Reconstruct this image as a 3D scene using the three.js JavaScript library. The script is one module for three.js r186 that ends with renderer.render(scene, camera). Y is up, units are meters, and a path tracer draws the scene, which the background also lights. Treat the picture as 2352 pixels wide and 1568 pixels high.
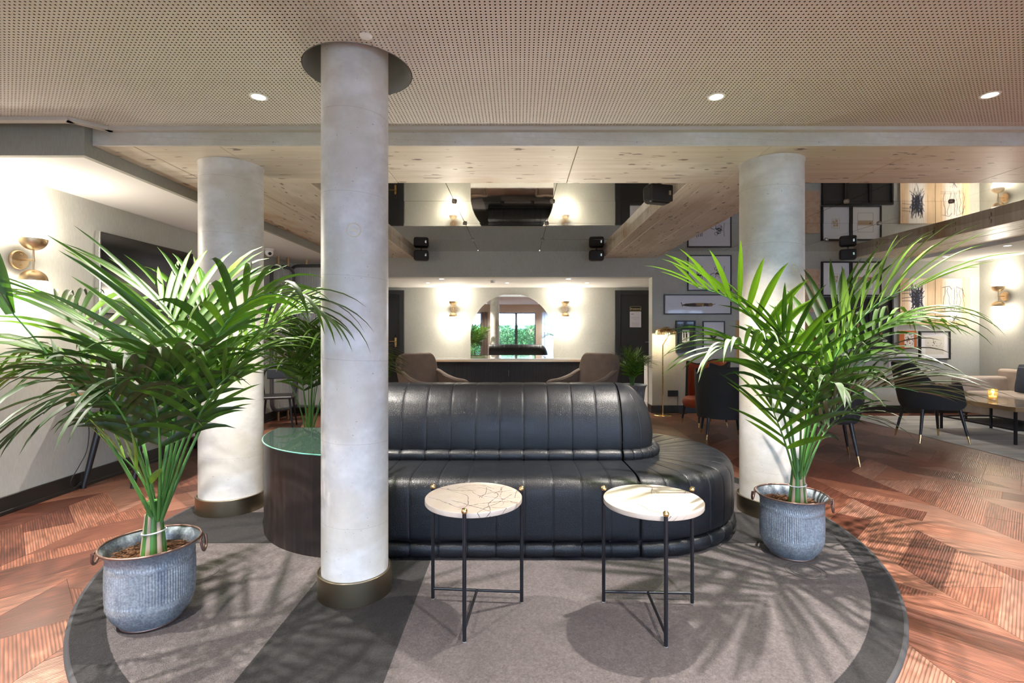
import * as THREE from 'three';
import { RoundedBoxGeometry } from 'three/addons/geometries/RoundedBoxGeometry.js';
import { mergeGeometries } from 'three/addons/utils/BufferGeometryUtils.js';

// ------------------------------------------------------------------ camera, sky, exposure
const scene = new THREE.Scene();
const camera = new THREE.PerspectiveCamera(2 * Math.atan(784 / 1180) * 180 / Math.PI, 1.5, 0.05, 80);
camera.position.set(0, 1.3, 0);
camera.lookAt(0, 1.3, -1);
camera.setViewOffset(2352, 1568, -14, 18, 2352, 1568);   // shift lens: level camera, verticals stay upright
const renderer = new THREE.WebGLRenderer({ antialias: true });
renderer.toneMapping = THREE.LinearToneMapping;
renderer.toneMappingExposure = 1.68;
renderer.shadowMap.enabled = true;
scene.background = new THREE.Color().setRGB(10.6, 14.2, 21.2);   // bright overcast daylight outside the windows

// ------------------------------------------------------------------ helpers
let seed = 7;
const rnd = () => { seed = (seed * 1664525 + 1013904223) >>> 0; return seed / 4294967296; };
const rr = (a, b) => a + (b - a) * rnd();
const V = (x, y, z) => new THREE.Vector3(x, y, z);
const lin = (r, g, b) => new THREE.Color().setRGB(r, g, b);
const names = {};
function numbered(n) { names[n] = (names[n] ?? -1) + 1; return names[n] ? n + '_' + String(names[n]).padStart(3, '0') : n; }
function mesh(name, geo, mat, parent) {
  if (Array.isArray(geo)) geo = merge(geo);
  const m = new THREE.Mesh(geo, mat);
  m.castShadow = m.receiveShadow = true;
  m.name = parent ? name : numbered(name);
  (parent ?? scene).add(m);
  return m;
}
function merge(list) {
  const ready = list.map((g) => {
    const h = g.index ? g.toNonIndexed() : g;
    for (const k of Object.keys(h.attributes)) if (!['position', 'normal', 'uv'].includes(k)) h.deleteAttribute(k);
    if (!h.attributes.uv) h.setAttribute('uv', new THREE.BufferAttribute(new Float32Array(h.attributes.position.count * 2), 2));
    return h;
  });
  return ready.length === 1 ? ready[0] : mergeGeometries(ready);
}
function tag(o, label, category, group) { o.userData.label = label; o.userData.category = category; if (group) o.userData.group = group; return o; }
function thing(name, label, category, pos = [0, 0, 0], turn = 0, group) {
  const g = new THREE.Group(); g.name = numbered(name); scene.add(g);
  g.position.set(...pos); g.rotation.y = turn;
  return tag(g, label, category, group);
}
function struct(name, geo, mat) { const m = mesh(name, geo, mat); m.userData.kind = 'structure'; return m; }
function structGroup(name) { const g = new THREE.Group(); g.name = numbered(name); scene.add(g); g.userData.kind = 'structure'; return g; }
// a box given by its bounds, uv in metres
function bx(x0, x1, y0, y1, z0, z1) {
  const g = new THREE.BoxGeometry(x1 - x0, y1 - y0, z1 - z0); g.translate((x0 + x1) / 2, (y0 + y1) / 2, (z0 + z1) / 2);
  return uvBox(g);
}
function uvBox(g) {
  const p = g.attributes.position, n = g.attributes.normal, u = new Float32Array(p.count * 2);
  for (let i = 0; i < p.count; i++) {
    const a = Math.abs(n.getX(i)), b = Math.abs(n.getY(i)), c = Math.abs(n.getZ(i));
    if (b >= a && b >= c) { u[2 * i] = p.getX(i); u[2 * i + 1] = p.getZ(i); }
    else if (a >= c) { u[2 * i] = p.getZ(i); u[2 * i + 1] = p.getY(i); }
    else { u[2 * i] = p.getX(i); u[2 * i + 1] = p.getY(i); }
  }
  g.setAttribute('uv', new THREE.BufferAttribute(u, 2));
  return g;
}
function rbox(x0, x1, y0, y1, z0, z1, r = 0.01, s = 3) {
  const g = new RoundedBoxGeometry(x1 - x0, y1 - y0, z1 - z0, s, Math.min(r, (x1 - x0) / 2.01, (y1 - y0) / 2.01, (z1 - z0) / 2.01));
  g.translate((x0 + x1) / 2, (y0 + y1) / 2, (z0 + z1) / 2); return uvBox(g);
}
function cyl(a, b, r0, r1 = r0, seg = 16) {       // a tapered rod from point a to point b
  const d = V(...b).sub(V(...a)), g = new THREE.CylinderGeometry(r1, r0, d.length(), seg);
  g.translate(0, d.length() / 2, 0);
  g.applyQuaternion(new THREE.Quaternion().setFromUnitVectors(V(0, 1, 0), d.normalize()));
  g.translate(...a); return g;
}
function lathe(pts, seg = 48) { return new THREE.LatheGeometry(pts.map(([x, y]) => new THREE.Vector2(x, y)), seg); }
function tube(pts, r, seg = 40, rad = 8, closed = false) {
  return new THREE.TubeGeometry(new THREE.CatmullRomCurve3(pts.map((p) => V(...p)), closed), seg, r, rad, closed);
}
function extr(shape, depth, bevel = 0, curve = 12) {
  return new THREE.ExtrudeGeometry(shape, { depth, bevelEnabled: bevel > 0, bevelSize: bevel, bevelThickness: bevel, bevelSegments: 3, curveSegments: curve });
}
// grid(nu, nv, f): surface f(u, v) -> [x, y, z, tu, tv]
function grid(nu, nv, f, closeU = false) {
  const pos = [], uv = [], idx = [];
  for (let i = 0; i <= nu; i++) for (let j = 0; j <= nv; j++) { const q = f(i / nu, j / nv); pos.push(q[0], q[1], q[2]); uv.push(q[3] ?? i / nu, q[4] ?? j / nv); }
  for (let i = 0; i < nu; i++) for (let j = 0; j < nv; j++) { const a = i * (nv + 1) + j, b = a + nv + 1; idx.push(a, b, a + 1, b, b + 1, a + 1); }
  const g = new THREE.BufferGeometry();
  g.setAttribute('position', new THREE.Float32BufferAttribute(pos, 3)); g.setAttribute('uv', new THREE.Float32BufferAttribute(uv, 2));
  g.setIndex(idx); g.computeVertexNormals(); return g;
}

// ------------------------------------------------------------------ textures
const lat = new Float32Array(65536); for (let i = 0; i < 65536; i++) lat[i] = rnd();
function vnoise(x, y, p, q, s) {                  // value noise that repeats after p by q cells
  const xi = Math.floor(x), yi = Math.floor(y), fx = x - xi, fy = y - yi, u = fx * fx * (3 - 2 * fx), v = fy * fy * (3 - 2 * fy);
  const h = (a, b) => lat[((((a % p) + p) % p) * 131 + (((b % q) + q) % q) * 7919 + s * 3571) & 65535];
  return (h(xi, yi) * (1 - u) + h(xi + 1, yi) * u) * (1 - v) + (h(xi, yi + 1) * (1 - u) + h(xi + 1, yi + 1) * u) * v;
}
function fbm(u, v, cu, cv, oct, s) { let a = 0, w = 0.5, t = 0; for (let o = 0; o < oct; o++) { a += w * vnoise(u * cu, v * cv, cu, cv, s + o); t += w; w *= 0.5; cu *= 2; cv *= 2; } return a / t; }
function dataTex(w, h, f, srgb, metresU, metresV = metresU) {
  const d = new Uint8Array(w * h * 4);
  for (let y = 0; y < h; y++) for (let x = 0; x < w; x++) { const c = f(x / w, y / h), k = (y * w + x) * 4; for (let i = 0; i < 3; i++) d[k + i] = Math.max(0, Math.min(255, c[i] ?? c[0])); d[k + 3] = 255; }
  const t = new THREE.DataTexture(d, w, h); t.wrapS = t.wrapT = THREE.RepeatWrapping; t.magFilter = THREE.LinearFilter; t.minFilter = THREE.LinearMipmapLinearFilter; t.generateMipmaps = true;
  if (srgb) t.colorSpace = THREE.SRGBColorSpace;
  t.repeat.set(1 / metresU, 1 / metresV); t.needsUpdate = true; return t;
}
function canvasTex(w, h, draw) {
  const c = document.createElement('canvas'); c.width = w; c.height = h; draw(c.getContext('2d'), w, h);
  const t = new THREE.CanvasTexture(c); t.colorSpace = THREE.SRGBColorSpace; t.magFilter = THREE.LinearFilter; return t;
}
const mix = (a, b, t) => a.map((v, i) => v + (b[i] - v) * t);
const sm = (a, b, x) => { const t = Math.max(0, Math.min(1, (x - a) / (b - a))); return t * t * (3 - 2 * t); };

const concreteMap = dataTex(1024, 1024, (u, v) => {
  const a = fbm(u, v, 4, 4, 5, 1), b = fbm(u, v, 12, 30, 4, 9), c = fbm(u, v, 60, 60, 3, 21), p = vnoise(u * 150, v * 150, 150, 150, 40);
  let t = 0.5 + (a - 0.5) * 0.9 + (b - 0.5) * 0.45 + (c - 0.5) * 0.25;
  let col = mix([178, 176, 171], [228, 226, 222], t);
  col = mix(col, [186, 178, 160], 0.5 * sm(0.5, 0.75, fbm(u, v, 3, 5, 4, 33)));
  const cr = Math.abs(((v * 3 + 0.12 * u + 0.02 * fbm(u, v, 5, 5, 3, 15)) % 1) - 0.5); if (cr < 0.003 && vnoise(u * 5, v * 5, 5, 5, 6) > 0.45) col = mix(col, [140, 137, 131], 0.35);
  if (p > 0.975) col = mix(col, [92, 90, 86], 0.75);
  if (p < 0.012) col = mix(col, [232, 230, 226], 0.8);
  return col;
}, true, 1.2);
const concreteBump = dataTex(512, 512, (u, v) => { const p = vnoise(u * 110, v * 110, 110, 110, 40); return [120 + 90 * (fbm(u, v, 16, 16, 4, 3) - 0.5) - (p > 0.975 ? 90 : 0)]; }, false, 1.2);
function boardTex(s, along) {      // concrete that keeps the brown print of its plywood form
  return dataTex(1024, 1024, (u0, v0) => {
    const [u, v] = along ? [v0, u0] : [u0, v0];
    const st = fbm(u, v, 3, 60, 4, s), big = fbm(u, v, 3, 4, 4, s + 11), fine = fbm(u, v, 10, 160, 2, s + 5), k = fbm(u, v, 16, 70, 3, s + 17);
    let col = mix([186, 172, 150], [232, 223, 206], 0.55 * st + 0.45 * big + 0.25 * (fine - 0.5));
    col = mix(col, [166, 124, 80], 0.55 * sm(0.5, 0.74, fbm(u, v, 2, 5, 4, s + 3)));
    col = mix(col, [238, 232, 220], 0.5 * sm(0.56, 0.66, fbm(u, v, 2, 4, 5, s + 40)));
    if (k > 0.74) col = mix(col, [92, 76, 62], 0.75 * sm(0.74, 0.8, k));
    return col;
  }, true, 1.9, 1.9);
}
const slabMap = boardTex(50, false), beamMap = boardTex(90, true);
const fabricBump = dataTex(256, 256, (u, v) => [128 + 60 * Math.sin(u * 128 * Math.PI) * Math.sin(v * 128 * Math.PI) + 60 * (fbm(u, v, 64, 16, 2, 4) - 0.5)], false, 0.25);
const wallMap = dataTex(512, 512, (u, v) => { const t = (fbm(u, v, 160, 30, 2, 61) - 0.5) * 16 + (fbm(u, v, 6, 6, 4, 70) - 0.5) * 10; return [236 + t, 236 + t, 234 + t]; }, true, 1);
const carpetNoise = (u, v) => 0.55 * vnoise(u * 1024, v * 1024, 1024, 1024, 5) + 0.3 * vnoise(u * 400, v * 400, 400, 400, 5) + 0.15 * fbm(u, v, 14, 14, 3, 8);
const carpetBump = dataTex(512, 512, (u, v) => [255 * vnoise(u * 220, v * 220, 220, 220, 7)], false, 0.5);
const ribMap = dataTex(512, 512, (u, v) => {      // ribbed woven strip, ribs run along u, 40 to half a metre
  const k = Math.floor(v * 40), r = vnoise(u * 6, k * 3 + 0.5, 6, 120, 12), w = Math.abs(((v * 40) % 1) - 0.5) * 2;
  const t = 0.62 + 0.46 * (r - 0.5) - 0.34 * sm(0.45, 0.95, w) + 0.16 * (fbm(u, v, 8, 160, 2, 14) - 0.5);
  const c = 255 * Math.min(1, 0.35 + t * 0.75); return [c, c * 0.985, c * 0.975];
}, true, 0.5);
const ribBump = dataTex(256, 512, (u, v) => [255 * (0.5 + 0.5 * Math.cos(v * 80 * Math.PI))], false, 0.5);
function cells(u, v, n, s) {      // distance from the nearest cell edge of a jittered, repeating grid
  const x = u * n, y = v * n, xi = Math.floor(x), yi = Math.floor(y); let a = 9, b = 9;
  for (let i = -1; i <= 1; i++) for (let j = -1; j <= 1; j++) {
    const p = (xi + i + n) % n, q = (yi + j + n) % n, k = (p * 131 + q * 7919 + s * 3571) & 65535, d = Math.hypot(xi + i + lat[k] - x, yi + j + lat[(k * 7 + 13) & 65535] - y);
    if (d < a) { b = a; a = d; } else if (d < b) b = d;
  }
  return b - a;
}
const leatherBump = dataTex(1024, 1024, (u, v) => {
  const w = 0.03 * (fbm(u, v, 6, 6, 3, 31) - 0.5), x = (u + w + 1) % 1, y = (v - w + 1) % 1;
  return [255 * (0.25 + 0.42 * sm(0, 0.3, cells(x, y, 76, 3)) + 0.2 * sm(0, 0.35, cells(y, x, 34, 8)) + 0.14 * (fbm(u, v, 40, 160, 2, 9) - 0.5))];
}, false, 0.5);
const leatherRough = dataTex(512, 512, (u, v) => [255 * (0.42 + 0.22 * (fbm(u, v, 14, 14, 4, 44) - 0.5))], false, 1.1);
const zincMap = dataTex(512, 512, (u, v) => { const t = 0.7 * (fbm(u, v, 70, 70, 2, 52) - 0.5) + 0.5 * (fbm(u, v, 5, 5, 3, 55) - 0.5); return [138 + 80 * t, 147 + 80 * t, 154 + 78 * t]; }, true, 0.4);
const zincRough = dataTex(512, 512, (u, v) => [255 * (0.36 + 0.32 * fbm(u, v, 26, 26, 3, 52))], false, 0.4);
const woodDark = dataTex(512, 512, (u, v) => { const t = fbm(u, v, 46, 3, 4, 22), r = Math.abs(Math.sin(26 * (u + 0.06 * fbm(u, v, 3, 2, 3, 25)))); return mix([30, 24, 22], [66, 55, 50], 0.75 * t + 0.2 * (r > 0.96 ? 1 : 0)); }, true, 0.8);
const perfAlpha = dataTex(512, 512, (u, v) => { const a = (u * 8) % 1 - 0.5, b = (v * 8) % 1 - 0.5; return [255 * sm(0.185, 0.215, Math.hypot(a, b))]; }, false, 0.168);
const velvetMap = dataTex(256, 256, (u, v) => { const t = 40 * (fbm(u, v, 5, 5, 4, 66) - 0.5); return [225 + t]; }, true, 0.6);
const rugMap2 = dataTex(512, 512, (u, v) => { const t = fbm(u, v, 3, 40, 3, 71), b = sm(0.55, 0.75, fbm(u, v, 2, 3, 3, 77)); return mix(mix([150, 146, 138], [204, 200, 192], t), [120, 126, 130], 0.5 * b); }, true, 2.4);
const barkMap = dataTex(256, 256, (u, v) => mix([44, 26, 14], [130, 88, 52], Math.pow(fbm(u, v, 24, 24, 3, 91), 1.4)), true, 0.2);
const leafMap = dataTex(128, 256, (u, v) => { const t = 34 * (vnoise(u * 26, v * 2, 26, 2, 2) - 0.5) + 24 * (fbm(u, v, 3, 8, 3, 4) - 0.5); return [226 + t, 232 + t, 220 + t]; }, true, 1);

const std = (o) => new THREE.MeshStandardMaterial(o), phy = (o) => new THREE.MeshPhysicalMaterial(o);
const M = {
  concrete: std({ map: concreteMap, bumpMap: concreteBump, bumpScale: 0.0016, roughness: 0.4 }),
  slab: std({ map: slabMap, bumpMap: concreteBump, bumpScale: 0.0012, roughness: 0.36 }),
  beam: std({ map: beamMap, bumpMap: concreteBump, bumpScale: 0.0012, roughness: 0.42 }),
  wall: std({ color: lin(0.53, 0.525, 0.475), map: wallMap, bumpMap: fabricBump, bumpScale: 0.0004, roughness: 0.9 }),
  bulkhead: std({ color: lin(0.36, 0.35, 0.31), map: wallMap, roughness: 0.9 }),
  white: std({ color: lin(0.66, 0.645, 0.62), roughness: 0.9 }),
  perf: std({ color: lin(0.53, 0.49, 0.44), roughness: 0.85, alphaMap: perfAlpha, alphaTest: 0.5 }),
  perfEdge: std({ color: lin(0.53, 0.49, 0.44), roughness: 0.85 }),
  plenum: std({ color: lin(0.03, 0.03, 0.03), roughness: 1 }),
  hood: std({ color: lin(0.30, 0.29, 0.275), roughness: 0.6 }),
  base: std({ color: lin(0.012, 0.011, 0.01), roughness: 0.4 }),
  mirror: std({ color: lin(0.66, 0.64, 0.58), metalness: 1, roughness: 0.03 }),
  mirrorClear: std({ color: lin(0.92, 0.92, 0.9), metalness: 1, roughness: 0.015 }),
  bolt: std({ color: lin(0.3, 0.28, 0.25), metalness: 1, roughness: 0.4 }),
  brass: std({ color: lin(0.78, 0.56, 0.27), metalness: 1, roughness: 0.24 }),
  brassSatin: std({ color: lin(0.66, 0.49, 0.30), metalness: 1, roughness: 0.38 }),
  bronze: std({ color: lin(0.30, 0.25, 0.17), metalness: 1, roughness: 0.34 }),
  chrome: std({ color: lin(0.7, 0.7, 0.7), metalness: 1, roughness: 0.2 }),
  blackMetal: std({ color: lin(0.012, 0.013, 0.017), roughness: 0.35, metalness: 0.3 }),
  blackWood: std({ color: lin(0.011, 0.010, 0.011), roughness: 0.38 }),
  doorDark: std({ color: lin(0.026, 0.026, 0.027), roughness: 0.55 }),
  plastic: std({ color: lin(0.012, 0.012, 0.013), roughness: 0.4 }),
  whitePlastic: std({ color: lin(0.75, 0.75, 0.73), roughness: 0.4 }),
  leather: phy({ color: lin(0.008, 0.0095, 0.0125), roughness: 0.84, roughnessMap: leatherRough, bumpMap: leatherBump, bumpScale: 0.001, specularIntensity: 0.8 }),
  seam: std({ color: lin(0.004, 0.004, 0.004), roughness: 0.8 }),
  zinc: std({ map: zincMap, metalness: 0.5, roughness: 1.0, roughnessMap: zincRough, bumpMap: zincRough, bumpScale: 0.0006 }),
  copper: std({ color: lin(0.24, 0.15, 0.12), metalness: 0.8, roughness: 0.42 }),
  soil: std({ map: barkMap, roughness: 1 }),
  woodDark: std({ map: woodDark, roughness: 0.42 }),
  glass: phy({ color: lin(0.97, 0.98, 0.98), transmission: 1, roughness: 0.0, thickness: 0, ior: 1.5 }),
  glassEdge: phy({ color: lin(0.22, 0.62, 0.5), roughness: 0.15, transmission: 0.5, thickness: 0 }),
  greenGlass: phy({ color: lin(0.035, 0.06, 0.05), roughness: 0.03, clearcoat: 1, clearcoatRoughness: 0.02 }),
  velvetTaupe: phy({ color: lin(0.235, 0.17, 0.13), map: velvetMap, roughness: 0.85, sheen: 0.7, sheenRoughness: 0.4, sheenColor: lin(0.35, 0.29, 0.24) }),
  velvetDark: phy({ color: lin(0.026, 0.027, 0.026), map: velvetMap, roughness: 0.85, sheen: 0.35, sheenRoughness: 0.45, sheenColor: lin(0.12, 0.12, 0.12) }),
  velvetOrange: phy({ color: lin(0.45, 0.085, 0.03), map: velvetMap, roughness: 0.8, sheen: 0.5, sheenRoughness: 0.4, sheenColor: lin(0.5, 0.2, 0.1) }),
  cream: phy({ color: lin(0.55, 0.45, 0.37), map: velvetMap, roughness: 0.85, sheen: 0.3, sheenColor: lin(0.4, 0.35, 0.3) }),
  pillow: phy({ color: lin(0.055, 0.065, 0.085), map: velvetMap, roughness: 0.8, sheen: 0.6, sheenRoughness: 0.4, sheenColor: lin(0.2, 0.23, 0.28) }),
  counterTop: phy({ color: lin(0.62, 0.6, 0.56), roughness: 0.06, clearcoat: 1 }),
  reeded: std({ color: lin(0.02, 0.02, 0.022), roughness: 0.45 }),
  paper: std({ color: lin(0.72, 0.71, 0.72), roughness: 0.9 }),
  glow: std({ color: lin(0.9, 0.88, 0.82), emissive: lin(1, 0.94, 0.84), emissiveIntensity: 5, roughness: 0.4 }),
  glowSpot: std({ color: lin(0.9, 0.9, 0.9), emissive: lin(1, 0.94, 0.84), emissiveIntensity: 9, roughness: 0.4 }),
  glowCandle: std({ color: lin(0.9, 0.7, 0.4), emissive: lin(1, 0.72, 0.32), emissiveIntensity: 2.2, roughness: 0.4 }),
  screen: phy({ color: lin(0.006, 0.006, 0.007), roughness: 0.12, clearcoat: 0.6, clearcoatRoughness: 0.1 }),
  curtain: phy({ color: lin(0.66, 0.68, 0.72), roughness: 1, transmission: 0.45, thickness: 0 }),
  curtainDark: std({ color: lin(0.16, 0.13, 0.11), roughness: 1 }),
  beige: std({ color: lin(0.52, 0.44, 0.34), roughness: 0.9 }),
  ties: std({ color: lin(0.6, 0.62, 0.6), roughness: 0.5 }),
  stalk: phy({ color: lin(0.055, 0.17, 0.03), roughness: 0.4, clearcoat: 0.2 }),
  husk: std({ color: lin(0.36, 0.28, 0.2), roughness: 0.9 }),
  leaves: [[0.075, 0.18, 0.007], [0.04, 0.11, 0.007], [0.15, 0.30, 0.012], [0.02, 0.06, 0.006]].map(([r, g, b]) => phy({ color: lin(r, g, b), map: leafMap, roughness: 0.5, transmission: 0.42, thickness: 0, specularIntensity: 0.7 })),
  hedge: [[0.05, 0.14, 0.03], [0.09, 0.22, 0.05], [0.03, 0.09, 0.025]].map(([r, g, b]) => std({ color: lin(r, g, b), roughness: 0.7 })),
  ground: std({ color: lin(0.25, 0.24, 0.2), roughness: 1 }),
};
// ------------------------------------------------------------------ floor: ribbed woven strips laid in 45 degree bands
const XL = -3.7, XR = 7.57, ZF = 3.2, ZB = -8.43, ZA = -10.34, RUG = [-0.135, -3.63];
const planks = [[0.31, 0.12, 0.072], [0.22, 0.078, 0.046], [0.38, 0.165, 0.105], [0.16, 0.054, 0.033], [0.36, 0.18, 0.125]].map(([r, g, b]) =>
  std({ color: lin(r, g, b), map: ribMap, bumpMap: ribBump, bumpScale: 0.0005, roughness: 0.36 }));
function clipPoly(poly, px, pz, nx, nz) {         // keeps the side of the line through (px, pz) that (nx, nz) points to
  const out = [];
  for (let i = 0; i < poly.length; i++) {
    const a = poly[i], b = poly[(i + 1) % poly.length], da = (a[0] - px) * nx + (a[1] - pz) * nz, db = (b[0] - px) * nx + (b[1] - pz) * nz;
    if (da >= 0) out.push(a);
    if ((da > 0 && db < 0) || (da < 0 && db > 0)) { const t = da / (da - db); out.push([a[0] + (b[0] - a[0]) * t, a[1] + (b[1] - a[1]) * t]); }
  }
  return out;
}
function plankGeo(poly, grain, y) {
  let cx = 0, cz = 0; for (const [x, z] of poly) { cx += x / poly.length; cz += z / poly.length; }
  const n = poly.length, q = poly.map(([x, z]) => { const d = Math.hypot(x - cx, z - cz), k = Math.max(0, d - 0.0012) / d; return [cx + (x - cx) * k, cz + (z - cz) * k]; });
  const pos = [], uv = [], c = Math.cos(grain), s = Math.sin(grain), put = (x, h, z) => { pos.push(x, h, z); uv.push(x * c + z * s, -x * s + z * c); };
  let area = 0; for (let i = 0; i < n; i++) { const a = q[i], b = q[(i + 1) % n]; area += a[0] * b[1] - b[0] * a[1]; }
  const ord = area > 0 ? [...q].reverse() : q;
  for (let i = 1; i < n - 1; i++) { put(ord[0][0], y, ord[0][1]); put(ord[i][0], y, ord[i][1]); put(ord[i + 1][0], y, ord[i + 1][1]); }
  for (let i = 0; i < n; i++) { const a = ord[i], b = ord[(i + 1) % n]; put(a[0], y, a[1]); put(a[0], -0.004, a[1]); put(b[0], -0.004, b[1]); put(a[0], y, a[1]); put(b[0], -0.004, b[1]); put(b[0], y, b[1]); }
  const g = new THREE.BufferGeometry();
  g.setAttribute('position', new THREE.Float32BufferAttribute(pos, 3)); g.setAttribute('uv', new THREE.Float32BufferAttribute(uv, 2)); g.computeVertexNormals();
  return { g, cx, cz, area: Math.abs(area) / 2 };
}
{
  const floor = struct('floor', bx(XL - 0.2, XR + 0.2, -0.2, -0.004, ZA - 0.2, ZF + 0.2), std({ color: lin(0.03, 0.018, 0.014), roughness: 0.9 }));
  const all = [], W = 0.503;
  for (let k = -11; k < 13; k++) {
    const x0 = 1.635 + k * W, x1 = x0 + W, s = k % 2 ? 1 : -1;
    if (x1 < XL || x0 > XR) continue;
    for (let z = ZF + 0.6 + rr(0, 0.3); z > ZA - 0.6;) {
      const p = [0.24, 0.3, 0.36, 0.42][Math.floor(rnd() * 4)], z1 = z - p;
      let poly = s > 0 ? [[x0, z], [x1, z - W], [x1, z1 - W], [x0, z1]] : [[x0, z - W], [x1, z], [x1, z1], [x0, z1 - W]];
      z = z1;
      const d = s > 0 ? -Math.PI / 4 : Math.PI / 4;
      let parts = [[poly, rnd() < 0.72 ? d : d + Math.PI / 2]];
      const mx = (x0 + x1) / 2, mz = poly.reduce((a, q) => a + q[1], 0) / 4, r = rnd();
      if (r < 0.62) {                              // cut across, the two pieces have crossing ribs
        const t = rr(-0.12, 0.12), [nx, nz] = r < 0.28 ? [0, 1] : s > 0 ? [0.7071, -0.7071] : [0.7071, 0.7071];
        parts = [[clipPoly(poly, mx + t, mz + t * s, nx, nz), d], [clipPoly(poly, mx + t, mz + t * s, -nx, -nz), rnd() < 0.45 ? d : d + Math.PI / 2]];
      }
      for (const [pp, gr] of parts) {
        let c = pp; for (const l of [[XL, 0, 1, 0], [XR, 0, -1, 0], [0, ZF, 0, -1], [0, ZA, 0, 1]]) if (c.length > 2) c = clipPoly(c, ...l);
        if (c.length < 3) continue;
        if (c.every(([x, z]) => Math.hypot(x - RUG[0], z - RUG[1]) < 2.2)) continue;
        const o = plankGeo(c, gr, rr(-0.0004, 0.0002));
        if (o.area < 0.002) continue;
        const Z = -o.cz, X = o.cx, px = Z > 0.4 ? X / Z * 1180 + 1190 : -1, py = Z > 0.4 ? 766 + 1534 / Z : 9999;
        o.score = px > -40 && px < 2392 && py < 1600 && !(X > -3.6 && X < 1.9 && Z > 4.2 && Z < 5.5) ? o.area / (Z * Z * Z) : 0;
        o.m = planks[Math.floor(rnd() * planks.length)];
        all.push(o);
      }
    }
  }
  all.sort((a, b) => b.score - a.score);
  all.slice(0, 300).forEach((o) => mesh('plank', o.g, o.m, floor));
  for (const m of planks) { const l = all.slice(300).filter((o) => o.m === m).map((o) => o.g); const r = mesh('plank_field', l, m, floor); r.userData.kind = 'stuff'; }
}

// ------------------------------------------------------------------ walls
struct('wall_left', [bx(XL - 0.2, XL, 0, 2.455, ZB, ZF), bx(XL - 0.2, XL, 2.455, 3.0, -3.37, ZF)], M.wall);
struct('wall_right', bx(XR, XR + 0.2, 0, 2.66, ZB, ZF), M.wall);
{ // back wall with the wide opening of the alcove; lintel above
  struct('wall_back', [bx(-3.9, -2.75, 0, 2.66, ZB - 0.22, ZB), bx(-2.75, 2.2, 2.229, 2.66, ZB - 0.22, ZB), bx(2.2, XR + 0.2, 0, 2.66, ZB - 0.22, ZB)], M.wall);
  struct('wall_alcove', [bx(-3.7, 3.3, 0, 2.3, ZA - 0.2, ZA), bx(-3.9, -3.7, 0, 2.3, ZA - 0.2, ZB - 0.22), bx(3.3, 3.5, 0, 2.3, ZA - 0.2, ZB - 0.22)], M.wall);
  struct('ceiling_alcove', bx(-3.9, 3.5, 2.229, 2.4, ZA - 0.2, ZB - 0.22), M.white);
}
struct('baseboard_left', [rbox(XL, XL + 0.018, 0, 0.13, ZB, ZF, 0.004), rbox(XL, XL + 0.026, 0, 0.03, ZB, ZF, 0.004)], M.base);
struct('baseboard_back', [rbox(2.2, XR, 0, 0.125, ZB, ZB + 0.02, 0.004), rbox(2.18, 2.2, 0, 0.125, ZB - 0.22, ZB + 0.02, 0.004), rbox(-3.68, -2.75, 0, 0.125, ZB, ZB + 0.02, 0.004)], M.base);
struct('baseboard_right', rbox(XR - 0.02, XR, 0, 0.125, ZB, ZF, 0.004), M.base);
struct('baseboard_alcove', [rbox(-2.28, 1.94, 0, 0.1, ZA, ZA + 0.018, 0.004), rbox(2.98, 3.3, 0, 0.1, ZA, ZA + 0.018, 0.004)], M.base);

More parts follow.
